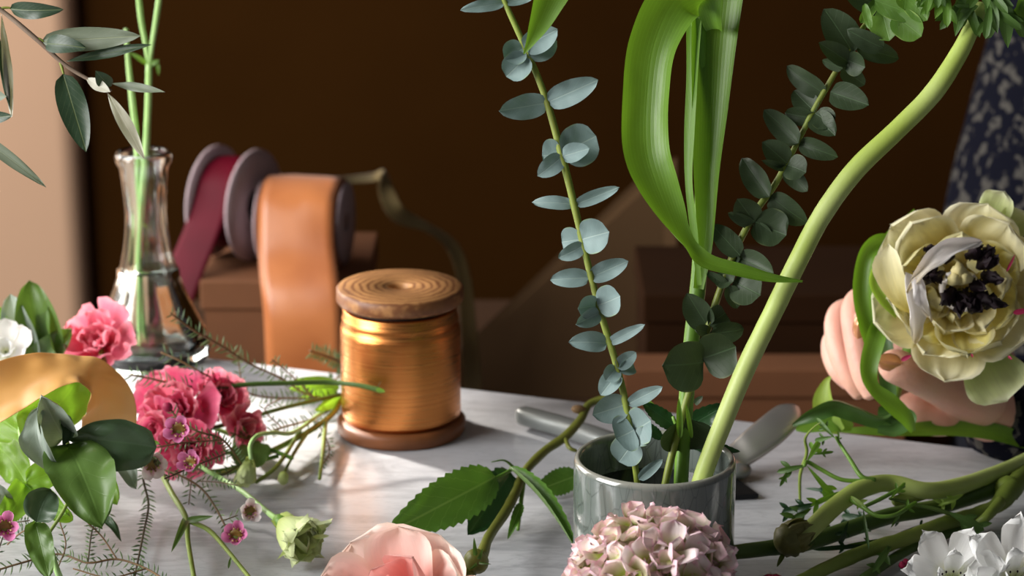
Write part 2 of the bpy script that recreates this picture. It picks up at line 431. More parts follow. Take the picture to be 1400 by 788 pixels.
# setting
MAT['floor'] = plain('floor_boards', rgb(40, 28, 20), 0.6, scale=10)
MAT['wall_brown'] = plain('brown_plaster', rgb(50, 29, 9), 1.0, scale=3, var=0.5, spec=0.0)
MAT['wall_sunlit'] = plain('sunlit_beige', rgb(182, 146, 118), 0.9, scale=6, var=0.08)  # sunlight on the left of the brown backdrop, put into the colour
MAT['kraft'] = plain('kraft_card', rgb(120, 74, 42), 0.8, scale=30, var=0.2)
MAT['shaded_card'] = plain('shaded_card', rgb(44, 24, 8), 0.9, scale=20, var=0.2, spec=0.1)  # shade on the top of the kraft box, put into the colour
MAT['sheet'] = plain('grey_brown_paper', rgb(76, 56, 36), 0.9, scale=10, var=0.15, spec=0.1)
MAT['bench'] = plain('bench_wood', rgb(70, 46, 28), 0.6, scale=20)
def satin(name, c, c2, rough=0.35):
    mt, nt = newmat(name); n1 = nz(nt, 1.0, 3, 'UV', (30, 900, 1)); n2 = nz(nt, 14, 3)
    cc = mixc(nt, mapr(nt, n2, 0.35, 0.7), c, c2)
    return finish(mt, nt, cc, rough, 0.25 if 'gold' in name else 0.08, c, bump=n1, bstr=0.12, bdist=0.0003, spec=0.15 if 'burg' in name else 0.5, sheen=0.0 if 'burg' in name else 0.25, aniso=0.4)
MAT['satin_copper'] = satin('satin_copper', rgb(200, 122, 68), rgb(172, 96, 48))
MAT['satin_red'] = satin('satin_burgundy', rgb(92, 2, 26), rgb(70, 0, 16), 0.6)
MAT['satin_gold'] = satin('satin_gold', rgb(246, 198, 122), rgb(228, 172, 92), 0.42)
MAT['olive_ribbon'] = satin('olive_ribbon', rgb(132, 112, 62), rgb(112, 92, 50), 0.6)
MAT['flange'] = plain('spool_card', rgb(186, 164, 168), 0.7)
MAT['dark_core'] = plain('dark_core', rgb(30, 20, 20), 0.7)
MAT['steel'] = plain('brushed_steel', rgb(168, 164, 158), 0.32, 0.85, scale=20, var=0.08)
MAT['grey_metal'] = plain('coated_grey_metal', rgb(126, 130, 128), 0.4, 0.4, scale=20, var=0.1)
MAT['black_blade'] = plain('black_blade', rgb(16, 16, 18), 0.35, 0.5)
# plants
MAT['olive_dark'] = leafmat('olive_leaf_dark', rgb(46, 66, 46), rgb(128, 136, 114), vein=rgb(140, 150, 90), rough=0.4, transl=0.1)
MAT['olive_grey'] = leafmat('olive_leaf_grey', rgb(112, 122, 104), rgb(112, 122, 104), vein=rgb(140, 146, 100), rough=0.5, transl=0.12)
MAT['olive_pale'] = leafmat('olive_leaf_pale', rgb(178, 176, 160), rgb(170, 170, 150), rough=0.5, transl=0.15)
MAT['olive_bark'] = stemmat('olive_bark', rgb(112, 92, 76), rgb(140, 122, 104), 0.7)
MAT['silver'] = leafmat('silver_leaf', rgb(130, 152, 150), rgb(118, 140, 136), vein=rgb(176, 194, 184), vs_=0.5, rough=0.6, transl=0.08, tcol=rgb(110, 150, 110), side=6, edge=rgb(150, 175, 130), mott=0.22)
MAT['euc_dark'] = leafmat('dark_round_leaf', rgb(58, 74, 48), rgb(76, 92, 68), vein=rgb(100, 130, 90), vs_=0.35, rough=0.5, transl=0.1, side=6, edge=rgb(100, 110, 70))
MAT['euc_backlit'] = leafmat('backlit_round_leaf', rgb(104, 142, 60), rgb(100, 136, 76), vein=rgb(150, 200, 110), rough=0.45, transl=0.4, side=6, edge=rgb(190, 220, 120))  # brighter, yellower green: backlight on the leaves put into the colour
MAT['euc_stem'] = stemmat('twig_green', rgb(134, 150, 62), rgb(116, 124, 50))
MAT['blade'] = leafmat('strap_leaf_green', rgb(104, 142, 46), rgb(118, 154, 74), vs_=0.25, par=True, rough=0.42, transl=0.3, mott=0.2, spec=0.5)
MAT['blade_pale'] = leafmat('strap_leaf_pale', rgb(150, 178, 84), rgb(170, 190, 120), vs_=0.25, par=True, rough=0.4, transl=0.35, mott=0.1)
MAT['blade_dark'] = leafmat('strap_leaf_deep', rgb(66, 98, 46), rgb(84, 116, 62), vs_=0.25, par=True, rough=0.32, transl=0.2, mott=0.2, spec=0.6)
MAT['stalk'] = stemmat('stalk_green', rgb(112, 150, 58), rgb(92, 134, 44), 0.4)
MAT['thick_stem'] = stemmat('thick_stem_pale', rgb(166, 186, 84), rgb(194, 208, 132), 0.45, scale=12)
MAT['stem_mid'] = stemmat('stem_olive_green', rgb(104, 124, 44), rgb(128, 144, 62), 0.5)
MAT['stem_dark'] = stemmat('stem_dark_green', rgb(64, 92, 34), rgb(84, 108, 44), 0.5)
MAT['stem_vase'] = stemmat('stem_mint', rgb(150, 190, 110), rgb(176, 210, 140), 0.4)
MAT['stem_rose'] = stemmat('rose_stem', rgb(84, 88, 34), rgb(104, 108, 40), 0.45)
MAT['fern'] = leafmat('lobed_leaf', rgb(80, 112, 50), rgb(100, 130, 74), rough=0.45, transl=0.25, side=4)
MAT['fern_bright'] = leafmat('lobed_leaf_fresh', rgb(106, 146, 56), rgb(124, 156, 78), rough=0.45, transl=0.35, side=4)
MAT['rose_leaf'] = leafmat('serrated_leaf', rgb(80, 118, 44), rgb(100, 122, 76), vein=rgb(150, 176, 100), vs_=0.65, rough=0.38, transl=0.22, side=7, edge=rgb(52, 50, 30), mott=0.25)
MAT['rose_leaf_dark'] = leafmat('serrated_leaf_deep', rgb(34, 66, 34), rgb(70, 92, 60), rough=0.3, transl=0.12, side=7)
MAT['ivy_dark'] = leafmat('glossy_leaf_dark', rgb(66, 86, 62), rgb(120, 136, 116), vs_=0.2, rough=0.35, transl=0.12, side=5, edge=rgb(130, 160, 60), mott=0.35)
MAT['ivy_mid'] = leafmat('glossy_leaf_mid', rgb(84, 112, 52), rgb(110, 134, 86), vs_=0.25, rough=0.4, transl=0.2, side=5, edge=rgb(130, 160, 60))
MAT['ivy_bright'] = leafmat('fresh_leaf', rgb(120, 158, 56), rgb(130, 162, 76), vs_=0.3, rough=0.4, transl=0.4, side=5)
MAT['ivy_grey'] = leafmat('grey_leaf', rgb(146, 158, 146), rgb(146, 158, 146), vs_=0.2, rough=0.45, transl=0.1, side=5, mott=0.4)
MAT['needle'] = stemmat('needle_green', rgb(84, 112, 70), rgb(112, 134, 88), 0.5, transl=0.1)
MAT['twig'] = stemmat('twig_brown', rgb(124, 96, 62), rgb(92, 70, 44), 0.7)
MAT['twig_dark'] = stemmat('twig_dark', rgb(62, 48, 32), rgb(74, 66, 38), 0.7)
MAT['tulip'] = petalmat('cream_petal', rgb(242, 222, 112), rgb(254, 247, 204), 0.0, 0.9, ecol=rgb(252, 246, 216), streak=0.18, transl=0.3, spots=None)
MAT['tulip_yellow'] = petalmat('yellow_petal', rgb(242, 218, 88), rgb(252, 242, 160), 0.0, 0.9, ecol=rgb(242, 236, 200), streak=0.2, transl=0.3)
MAT['tulip_white'] = petalmat('white_petal_pink_flecks', rgb(236, 220, 180), rgb(246, 240, 238), 0.0, 0.5, streak=0.1, transl=0.3, spots=rgb(150, 30, 70))
MAT['tulip_green'] = petalmat('green_tinged_petal', rgb(150, 182, 70), rgb(222, 228, 170), 0.1, 0.9, ecol=rgb(240, 240, 214), streak=0.35, transl=0.35)
MAT['anther'] = plain('dark_anther', rgb(34, 12, 24), 0.7, scale=300, var=0.4, bstr=0.5)
MAT['pistil'] = plain('pale_pistil', rgb(226, 212, 150), 0.6, scale=200)
MAT['magenta'] = plain('magenta_fleck', rgb(170, 24, 74), 0.6)
MAT['rose'] = petalmat('blush_petal', rgb(246, 176, 164), rgb(252, 224, 214), 0.1, 0.8, ecol=rgb(252, 232, 216), streak=0.12, transl=0.3)
MAT['rose_in'] = petalmat('blush_inner_petal', rgb(240, 140, 132), rgb(250, 196, 188), 0.1, 0.9, streak=0.15, transl=0.3)
MAT['hyd'] = petalmat('pale_pink_floret', rgb(180, 190, 80), rgb(255, 240, 236), 0.18, 0.62, ecol=rgb(252, 200, 222), streak=0.05, transl=0.22)
MAT['hyd2'] = petalmat('green_pink_floret', rgb(150, 170, 64), rgb(254, 232, 222), 0.35, 0.85, ecol=rgb(252, 196, 216), streak=0.05, transl=0.22)
MAT['pink'] = petalmat('bright_pink_petal', rgb(214, 66, 104), rgb(240, 138, 160), 0.1, 0.9, ecol=rgb(250, 180, 190), streak=0.3, transl=0.35)
MAT['pink_deep'] = petalmat('deep_pink_petal', rgb(176, 28, 84), rgb(220, 92, 130), 0.1, 0.9, ecol=rgb(238, 144, 168), streak=0.3, transl=0.35)
MAT['wax'] = petalmat('wax_pink', rgb(190, 60, 130), rgb(242, 150, 200), 0.1, 0.7, ecol=rgb(250, 190, 225), streak=0.2, transl=0.3)
MAT['wax_white'] = petalmat('wax_white', rgb(226, 170, 190), rgb(248, 238, 236), 0.1, 0.6, streak=0.1, transl=0.3)
MAT['wax_eye'] = plain('wax_eye', rgb(140, 110, 40), 0.5, scale=400, var=0.6, bstr=0.6)
MAT['bud_green'] = petalmat('green_ruffled_petal', rgb(196, 212, 110), rgb(232, 242, 184), 0.1, 0.9, streak=0.2, transl=0.28)
MAT['white'] = petalmat('white_petal', rgb(240, 242, 205), rgb(254, 254, 252), 0.0, 0.35, streak=0.08, transl=0.3)
MAT['bud_dark'] = leafmat('dark_bud', rgb(116, 116, 60), rgb(120, 118, 62), vs_=0.4, rough=0.5, transl=0.05, side=3, mott=0.5)
# person
mt, nt = newmat('skin')
n1 = nz(nt, 30, 4); n2 = nz(nt, 220, 5); n3 = nz(nt, 12, 2)
c = mixc(nt, mapr(nt, n1, 0.35, 0.7, 0, 0.45), rgb(228, 178, 158), rgb(212, 140, 124)); c = mixc(nt, mapr(nt, n3, 0.5, 0.75, 0, 0.4), c, rgb(214, 120, 104))
MAT['skin'] = finish(mt, nt, c, 0.5, bump=n2, bstr=0.45, bdist=0.0008, sss=0.2)
MAT['nail'] = plain('bronze_nail', rgb(200, 136, 92), 0.2, 0.4, scale=200, var=0.15, bstr=0.0, coat=0.6)
mt, nt = newmat('floral_cloth')
t = nt.nodes.new('ShaderNodeTexCoord'); vo = nt.nodes.new('ShaderNodeTexVoronoi'); vo.inputs['Scale'].default_value = 70; vo.inputs['Randomness'].default_value = 1.0
nt.links.new(t.outputs['Object'], vo.inputs['Vector']); n1 = nz(nt, 130, 4)
bl = mapr(nt, mth(nt, 'ADD', vo.outputs['Distance'], mth(nt, 'MULTIPLY', mth(nt, 'SUBTRACT', n1, 0.5), 2.2)), 0.26, 0.42, 1, 0)
MAT['cloth'] = finish(mt, nt, mixc(nt, mth(nt, 'MULTIPLY', bl, 0.8), rgb(12, 13, 24), rgb(80, 77, 72)), 0.95, spec=0.1)
MAT['trousers'] = plain('dark_trousers', rgb(20, 22, 34), 0.9)
MAT['hair'] = plain('brown_hair', rgb(70, 44, 28), 0.6)

# ------------------------------------------------------------------ setting
m = M(); box(m, (-2.2, -0.8, -0.95), (2.2, 2.75, -0.9)); struct('floor', m, MAT['floor'])
m = M(); box(m, (-2.2, 2.7, -0.9), (2.2, 2.78, 1.7)); struct('wall_back', m, MAT['wall_brown'])
m = M(); prof_ = [(-2.15, 2.67), (-0.515, 2.67)] + [(-0.515+0.025*math.sin(a*PI/16), 2.695-0.025*math.cos(a*PI/16)) for a in range(1, 9)] + [(-0.49, 2.70), (-2.15, 2.70)]
m.grid([[Vector((x, y, -0.9)) for x, y in prof_], [Vector((x, y, 1.7)) for x, y in prof_]], closed=True); m.f.append(tuple(range(len(prof_), 2*len(prof_))))
struct('wall_sunlit_part', m, MAT['wall_sunlit'])  # beige slab added for the sunlit left part of the brown backdrop

# worktable with marble top
A_ = G(270, 487); B_ = G(1400, 620); e_ = (B_-A_).normalized(); nrm = Vector((e_.y, -e_.x, 0))
if nrm.y > 0: nrm = -nrm
c0 = A_ - e_*0.55; c1 = B_ + e_*0.55; c2 = c1 + nrm*0.95; c3 = c0 + nrm*0.95
T = Thing('worktable', 'white and grey veined marble worktable the flowers lie on', 'table', ((c0+c2)*0.5).to_tuple()[:2] + (-0.9,))
m = M(); m.add([q + Vector((0, 0, z)) for z in (-0.025, 0) for q in (c0, c1, c2, c3)], [(0, 3, 2, 1), (4, 5, 6, 7), (0, 1, 5, 4), (1, 2, 6, 5), (2, 3, 7, 6), (3, 0, 4, 7)])
o = T.add(m, 'tabletop', MAT['marble'], smooth=False); mod(o, 'BEVEL', width=0.003, segments=3)
for q, s in ((c0, (1, 1)), (c1, (-1, 1)), (c2, (-1, -1)), (c3, (1, -1))):
    b = q + e_*(0.06*s[0]) + nrm*(0.06*s[1]); m = M(); box(m, (b.x-.03, b.y-.03, -0.9), (b.x+.03, b.y+.03, -0.025)); T.add(m, 'leg', MAT['bench'], smooth=False)

T = Thing('back_bench', 'dark wooden bench behind the marble table holding the ribbon box', 'bench', (-0.05, 2.2, -0.9))
m = M(); box(m, (-0.42, 1.93, -0.225), (0.36, 2.5, -0.2)); T.add(m, 'bench_top', MAT['bench'], smooth=False)
for x in (-0.38, 0.32):
    for y in (1.97, 2.46):
        m = M(); box(m, (x-.02, y-.02, -0.9), (x+.02, y+.02, -0.225)); T.add(m, 'leg', MAT['bench'], smooth=False)

def carton(label, lo, hi, mat):
    T = Thing('cardboard_box', label, 'box', ((lo[0]+hi[0])/2, (lo[1]+hi[1])/2, lo[2]))
    m = M(); box(m, lo, (hi[0], hi[1], hi[2]-0.012)); T.add(m, 'box_body', mat, smooth=False)
    m = M(); box(m, (lo[0]-.003, lo[1]-.003, hi[2]-0.026), (hi[0]+.003, hi[1]+.003, hi[2])); o = T.add(m, 'lid', mat, smooth=False); mod(o, 'BEVEL', width=0.0015, segments=2)
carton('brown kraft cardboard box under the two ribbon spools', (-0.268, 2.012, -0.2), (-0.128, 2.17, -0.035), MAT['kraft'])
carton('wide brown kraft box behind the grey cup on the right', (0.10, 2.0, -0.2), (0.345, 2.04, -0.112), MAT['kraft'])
carton('added dark box standing for the shaded top of the wide kraft box on the right', (0.12, 2.06, -0.2), (0.36, 2.22, -0.062), MAT['shaded_card'])  # box added for its dark tone, in place of a shaded top face

T = Thing('paper_sheet', 'large grey brown sheet of paper leaning diagonally behind the cup', 'paper', (0.0, 2.3, -0.2))
m = M(); q0 = [P(872, 245, 2.42), P(925, 215, 2.42), P(925, 560, 2.30), P(560, 560, 2.30)]
for q in (q0[2], q0[3]): q.z = -0.199
nn = (q0[1]-q0[0]).cross(q0[3]-q0[0]).normalized()*0.004
m.add(q0+[q+nn for q in q0], [(0, 1, 2, 3), (7, 6, 5, 4), (0, 4, 5, 1), (1, 5, 6, 2), (2, 6, 7, 3), (3, 7, 4, 0)]); T.add(m, 'sheet', MAT['sheet'], smooth=False)

# ------------------------------------------------------------------ ribbon spools
def axis_lathe(m, c, ax, pr, segs=48):
    a = ax.normalized(); y = Vector((0, 0, 1)); x = y.cross(a).normalized(); rows = []
    for r, h in pr: rows.append([c+a*h+(x*math.cos(2*PI*k/segs)+y*math.sin(2*PI*k/segs))*r for k in range(segs)])
    return m.grid(rows, closed=True)
ax = Vector((math.cos(R(24)), -math.sin(R(24)), 0)); rc = Vector(((347-700)/F*2.13, 2.075, 0.016)); ln = 0.040
T = Thing('ribbon_spool', 'burgundy satin ribbon on a spool with pale round card sides', 'ribbon spool', (rc.x, rc.y, -0.035))
for h, nm in ((0, 'flange'), (-ln, 'flange')):
    axis_lathe(m := M(), rc, ax, [(0.010, h), (0.050, h), (0.050, h-.002), (0.010, h-.002), (0.010, h)]); T.add(m, 'flange', MAT['flange'])
axis_lathe(m := M(), rc, ax, [(0.0005, 0.0002), (0.014, 0.0002), (0.014, -ln-.002), (0.0005, -ln-.002)]); T.add(m, 'core', MAT['dark_core'])
axis_lathe(m := M(), rc, ax, [(0.013, -0.003), (0.040, -0.003), (0.040, -ln+.001), (0.013, -ln+.001)]); T.add(m, 'wound_ribbon', MAT['satin_red'])
mc = rc - ax*(ln/2)
fr = ax.cross(Vector((0, 0, 1))).normalized(); fr = fr if fr.y < 0 else -fr
arc = [(mc+fr*(.0415*math.cos(R(a)))+Vector((0, 0, .0415*math.sin(R(a)))), .035, 0) for a in (130, 105, 80, 55, 30)]
o = T.add(strap(M(), arc+[(mc+fr*.050+Vector((-.004, 0, -.010)), .035, 0), (mc+fr*.066+Vector((-.014, 0, -.05)), .036, 0), (mc+fr*.080+Vector((-.026, 0, -.10)), .037, 0), (mc+fr*.085+Vector((-.034, 0, -.17)), .037, 0)], fold=0.06, side=ax), 'ribbon_tail', MAT['satin_red'])
mod(o, 'SOLIDIFY', thickness=0.0004)
ax = Vector((math.cos(R(9)), -math.sin(R(9)), 0)); rc = Vector(((416-700)/F*2.12, 2.065, 0.004))
T = Thing('ribbon_spool', 'wide copper satin ribbon spool with its end hanging straight down', 'ribbon spool', (rc.x, rc.y, -0.035))
for h in (0.037, -0.037):
    axis_lathe(m := M(), rc, ax, [(0.008, h), (0.036, h), (0.036, h-.002), (0.008, h-.002), (0.008, h)]); T.add(m, 'flange', MAT['flange'])
axis_lathe(m := M(), rc, ax, [(0.008, 0.033), (0.039, 0.033), (0.039, -.033), (0.008, -.033)]); T.add(m, 'wound_ribbon', MAT['satin_copper'])
fr = ax.cross(Vector((0, 0, 1))).normalized(); fr = fr if fr.y < 0 else -fr
arc = [(rc+fr*(.0405*math.cos(R(a)))+Vector((0, 0, .0405*math.sin(R(a)))), .0665, 0) for a in (130, 105, 80, 55, 30)]
o = T.add(strap(M(), arc+[(rc+fr*.050+Vector((.003, 0, -.012)), .067, 0), (rc+fr*.078+Vector((.013, 0, -.05)), .068, 0), (rc+fr*.086+Vector((.016, 0, -.10)), .068, 0), (rc+fr*.086+Vector((.017, 0, -.19)), .068, 0)], fold=0.03, wave=0.0015, seed=3, side=ax), 'ribbon_tail', MAT['satin_copper'])
mod(o, 'SOLIDIFY', thickness=0.0004)
T = Thing('ribbon', 'narrow olive ribbon twisting down behind the copper wire spool', 'ribbon', (-0.05, 2.2, -0.2))
o = T.add(strap(M(), spx([(425, 252, 13, 0.4, 2.14), (470, 247, 12, .5, 2.18), (510, 243, 18, .9, 2.2), (524, 238, 22, 1.2, 2.2), (528, 262, 24, .5, 2.2), (545, 293, 24, 0.2, 2.2), (585, 312, 17, .8, 2.22), (618, 338, 22, .7, 2.24), (634, 380, 20, .4, 2.24), (640, 440, 22, .2, 2.24), (645, 505, 24, 0, 2.24), (646, 560, 24, 0, 2.22)]), n=8, fold=.1), 'ribbon_strip', MAT['olive_ribbon'])
mod(o, 'SOLIDIFY', thickness=0.0005)

# ------------------------------------------------------------------ copper wire on wooden spool
sc = G(549, 588); y0 = sc.y; k_ = Dof(sc)/F
T = Thing('wire_spool', 'wooden spool wound with shiny copper wire on the marble', 'wire spool', sc)
rt = 87*k_*0.985; zt = zat(391, y0); th = 0.0105; zb = 0.0105
m = lathe(M(), [(0.0075, zt-th), (0.0075, zt-0.001), (0.0082, zt), (rt-.0015, zt), (rt, zt-.0015), (rt+.0002, zt-th+.002), (rt-.0015, zt-th), (0.0075, zt-th)], sc, 72, lambda a, z: 1+0.006*math.sin(3*a+1)+0.003*math.sin(7*a)); T.add(m, 'top_disc', MAT['spool_wood'])
rb = 87*k_
m = lathe(M(), [(0.002, 0.0), (rb-.001, 0.0), (rb, 0.0015), (rb+.0004, zb-.003), (rb-.002, zb), (0.002, zb)], sc, 72, lambda a, z: 1+0.006*math.sin(2*a)+0.003*math.sin(5*a)); T.add(m, 'bottom_disc', MAT['spool_wood_dark'])
m = lathe(M(), [(rt*.82, zb), (rt*.82, zt-th)], sc, 48); T.add(m, 'core', MAT['dark_core'])
rw = 80*k_; zw = zt-th-0.0035
m = lathe(M(), [(rw*.8, zb+.0005), (rw*.985, zb+.0005), (rw+.0006, zb+.004), (rw+.0004, zw-.016), (rw-.0002, zw-.0125), (rw-.0012, zw-.0118), (rw-.0008, zw-.008), (rw-.0010, zw-.006), (rw-.0022, zw-.0052), (rw-.0014, zw-.001), (rw-.003, zw), (rw*.8, zw)], sc, 96, lambda a, z: 1+0.004*math.sin(2*a+z*20)); cw = T.add(m, 'copper_wire', MAT['copper'])
m = tube(M(), [(sc+Vector((rw*math.cos(a*0.15+3.6), rw*math.sin(a*0.15+3.6), zw-.017+0.0004*a)), .0005) for a in range(18)], 6, 2); T.add(m, 'wire_end', MAT['copper'], parent=cw)

# ------------------------------------------------------------------ glass vase with two mint stems
vb = G(208, 487); y0 = vb.y; kv = Dof(vb)/F
T = Thing('glass_vase', 'small clear fluted glass bottle vase half filled with water', 'vase', vb)
pts_ = [(209, 36), (214, 38), (222, 36.5), (228, 32.5), (245, 30.5), (266, 28.5), (290, 27), (315, 28.5), (340, 32), (365, 37.5), (396, 48), (425, 61), (450, 73), (470, 79), (484, 79), (492, 75)]
outer = [(r*kv, zat(py, y0)) for py, r in pts_] + [(70*kv, 0.0012), (66*kv, 0.0)]
zin = 0.006
inner = [((r-5.5 if py > 235 else r-7)*kv, zat(py, y0)) for py, r in pts_ if zat(py, y0) > zin+.002] + [(62*kv, zin)]
def flute(a, z): return 1 + (0.022*math.cos(10*a) if 0.008 < z < 0.125 else 0.0)
pr = [(0.0005, 0.0)] + outer[::-1] + [(33.5*kv, zat(206.5, y0))] + inner + [(0.0005, zin)]
m = lathe(M(), pr, vb, 80, flute); o = T.add(m, 'vase_body', MAT['glass'])
zwat = zat(368, y0)
wi = [((r-5.0)*kv, zat(py, y0)) for py, r in pts_ if zin+.002 < zat(py, y0) < zwat]
pr = [(0.0005, zwat)] + [(wi[0][0]*.96, zwat)] + wi + [(62*kv, zin-.0004), (0.0005, zin-.0004)]
T.add(lathe(M(), pr, vb, 64, flute), 'water', MAT['water'])
dv = Dof(vb + Vector((0, 0, .12)))
def vst(l): return [(P(x, y, d), px(d, w_)*.5) for x, y, w_, d in l]
dS = Dof(Vector((vb.x, vb.y, 0.2)))
def Vx(x, y, dy=0.0):             # point in the vertical plane through the vase axis
    r = ray(x, y); return CAM + r*((y0+dy)/r.y)
T = Thing('cut_stem', 'forked mint green stem standing in the glass vase', 'stem', Vx(190, 470, -.01))
def vt(l): return [(Vx(x, y, dy), w_*kv*.5) for x, y, w_, dy in l]
T.add(tube(M(), vt([(190, 474, 7, -.012), (188, 420, 8, -.008), (190, 330, 9, -.003), (197, 240, 10, 0), (202, 160, 9, 0), (204, 88, 9, 0)]), 8), 'stem', MAT['stem_vase'])
T.add(tube(M(), vt([(204, 88, 8, 0), (199, 60, 7, 0), (192, 20, 8, 0), (187, -40, 8, 0)]), 8), 'side_stem', MAT['stem_vase'])
T.add(tube(M(), vt([(204, 88, 8, 0), (209, 55, 7, 0), (216, 10, 8, 0), (225, -60, 8, 0)]), 8), 'side_stem', MAT['stem_vase'])
for a, b, w_ in (((203, 88), (178, 72), 9), ((204, 88), (218, 82), 10), ((214, 82), (217, 103), 8)):
    T.add(leaf(M(), Vx(*a), Vx(*b, -.003), w_*kv, curve=.15), 'leaf', MAT['euc_backlit'])
T = Thing('cut_stem', 'single thin green stem leaning left in the glass vase', 'stem', Vx(190, 470, .01))
T.add(tube(M(), vt([(193, 472, 6, .012), (190, 380, 7, .01), (189, 290, 8, .006), (187, 200, 8, .004), (181, 140, 8, .0), (176, 90, 7, .0), (172, 40, 6, 0)]), 8), 'stem', MAT['stem_vase'])
T.add(leaf(M(), Vx(188, 300), Vx(202, 311), 6*kv), 'leaf', MAT['euc_backlit'])

# ------------------------------------------------------------------ grey crackle cup
cc = Vector((0.0796, 1.262, 0)); rc_ = 0.0452; hz = 0.0825
T = Thing('ceramic_cup', 'grey crackle-glazed ceramic cup holding the upright stems', 'cup', cc)
pr = [(0.0005, 0.0), (rc_-.006, 0.0), (rc_-.002, .002), (rc_-.0005, .006), (rc_, .02), (rc_, hz-.004), (rc_-.0006, hz-.0012), (rc_-.0022, hz), (rc_-.0038, hz-.0012), (rc_-.0044, hz-.004), (rc_-.0044, .012), (rc_-.008, .007), (0.0005, .006)]
T.add(lathe(M(), pr, cc, 96), 'cup_body', MAT['ceramic'])
T.add(disc(M(), cc, rc_-.0043, 0.060), 'water', MAT['dark_water'])

# ------------------------------------------------------------------ silver eucalyptus in the cup
rnd = random.Random(7)
ds = 1.325
T = Thing('eucalyptus_branch', 'upright silver-blue round-leafed branch, left in the grey cup', 'branch', P(877, 715, 1.335))
T.add(tube(M(), pt([(877, 718, 9, 1.335), (870, 650, 9, 1.33), (858, 565, 10), (843, 500, 10), (819, 420, 10), (800, 345, 10), (785, 280, 11), (768, 212, 11), (748, 140, 10), (727, 85, 9), (707, 40, 9), (690, 2, 8), (674, -45, 7)], ds), 8, jit=.08), 'stem', MAT['euc_stem'])
silver = [((690, 4), (629, 14), 17), ((690, 3), (730, -4), 14),
 ((716, 66), (762, 40), 34), ((716, 66), (689, 80), 30), ((722, 76), (692, 105), 34), ((722, 76), (762, 56), 30),
 ((748, 141), (682, 152), 33), ((748, 140), (818, 109), 34),
 ((768, 211), (815, 186), 46), ((768, 211), (741, 213), 36), ((769, 214), (735, 241), 26), ((769, 214), (806, 203), 26),
 ((785, 280), (727, 277), 18), ((786, 280), (847, 256), 19),
 ((796, 327), (833, 317), 40), ((796, 327), (768, 331), 30), ((799, 335), (763, 353), 22), ((799, 335), (829, 323), 20),
 ((806, 380), (752, 383), 27), ((806, 380), (859, 357), 27),
 ((817, 418), (848, 405), 34), ((817, 418), (790, 422), 26), ((820, 428), (787, 444), 24), ((820, 428), (844, 424), 16),
 ((830, 470), (777, 468), 29), ((830, 470), (882, 444), 15),
 ((843, 503), (870, 482), 20), ((843, 503), (828, 521), 20), ((846, 510), (821, 541), 28), ((846, 508), (867, 502), 18),
 ((857, 553), (810, 568), 38), ((858, 553), (906, 529), 19),
 ((867, 588), (842, 600), 42), ((867, 588), (890, 575), 42), ((868, 602), (846, 632), 36), ((868, 600), (891, 596), 22),
 ((873, 656), (906, 628), 15)]
for i, (b, t, w_) in enumerate(silver):
    T.add(PL(b, t, w_*1.32, ds-.001*(i % 3), ds+rnd.uniform(-.012, .008), shape='euc' if (P(*b, 1)-P(*t, 1)).length*F > w_*1.25 else 'round', fold=rnd.uniform(.2, .5), curve=rnd.uniform(-.08, .1), roll=rnd.uniform(-.25, .25), wave=.05, seed=i, nv=12), 'leaf', MAT['silver'])

# dark eucalyptus
dd = 1.345
T = Thing('eucalyptus_branch', 'dark green round-leafed branch leaning right in the grey cup', 'branch', P(902, 700, 1.345))
T.add(tube(M(), pt([(900, 705, 10), (912, 650, 10), (925, 598, 11), (940, 545, 10), (957, 490, 10), (975, 425, 10), (1002, 350, 10), (1033, 290, 9), (1058, 255, 9), (1085, 205, 8), (1112, 152, 8), (1133, 115, 8), (1158, 72, 7), (1185, 30, 6), (1230, -25, 6)], dd), 8, jit=.08), 'stem', MAT['euc_stem'])
dark = [((1166, 73), (1126, 12), 44), ((1160, 85), (1119, 58), 27), ((1152, 94), (1124, 82), 14), ((1150, 93), (1182, 116), 24), ((1135, 126), (1188, 144), 36),
 ((1208, 66), (1158, 40), 26), ((1170, 66), (1229, 80), 28), ((1158, 82), (1183, 92), 26), ((1210, 12), (1155, -12), 30),
 ((1130, 130), (1076, 90), 28), ((1114, 153), (1085, 124), 30), ((1114, 155), (1138, 172), 26), ((1112, 162), (1073, 154), 24), ((1112, 160), (1142, 186), 32),
 ((1092, 196), (1044, 150), 30), ((1092, 195), (1146, 215), 26), ((1076, 224), (1042, 194), 34), ((1076, 226), (1102, 236), 28), ((1074, 230), (1041, 219), 12), ((1074, 230), (1104, 262), 24),
 ((1052, 270), (1014, 216), 32), ((1052, 268), (1104, 306), 34), ((1032, 305), (1008, 272), 34), ((1032, 303), (1075, 322), 42), ((1030, 308), (995, 291), 16), ((1030, 308), (1057, 336), 24),
 ((1012, 350), (973, 307), 28), ((1010, 352), (1058, 374), 34), ((1012, 354), (995, 352), 18),
 ((1003, 385), (982, 372), 28), ((1003, 385), (1040, 404), 38), ((996, 392), (965, 372), 13), ((996, 390), (1008, 422), 20),
 ((968, 448), (939, 401), 36), ((968, 444), (992, 428), 30), ((972, 456), (1017, 450), 30), ((972, 454), (950, 451), 16),
 ((962, 496), (905, 500), 56), ((960, 490), (1006, 474), 52), ((937, 572), (936, 615), 64), ((950, 553), (961, 542), 8)]
for i, (b, t, w_) in enumerate(dark):
    T.add(PL(b, t, w_*1.38, dd-.002*(i % 3), dd+rnd.uniform(-.015, .01), shape='euc' if (P(*b, 1)-P(*t, 1)).length*F > w_*1.2 else 'round', fold=rnd.uniform(.2, .5), curve=rnd.uniform(-.1, .1), roll=rnd.uniform(-.3, .3), wave=.05, seed=i+50, nv=12), 'leaf', MAT['euc_dark'])
T = Thing('eucalyptus_branch', 'yellow-green round leaves, coloured as backlit, at top right above the dark branch', 'branch', P(905, 712, 1.352))
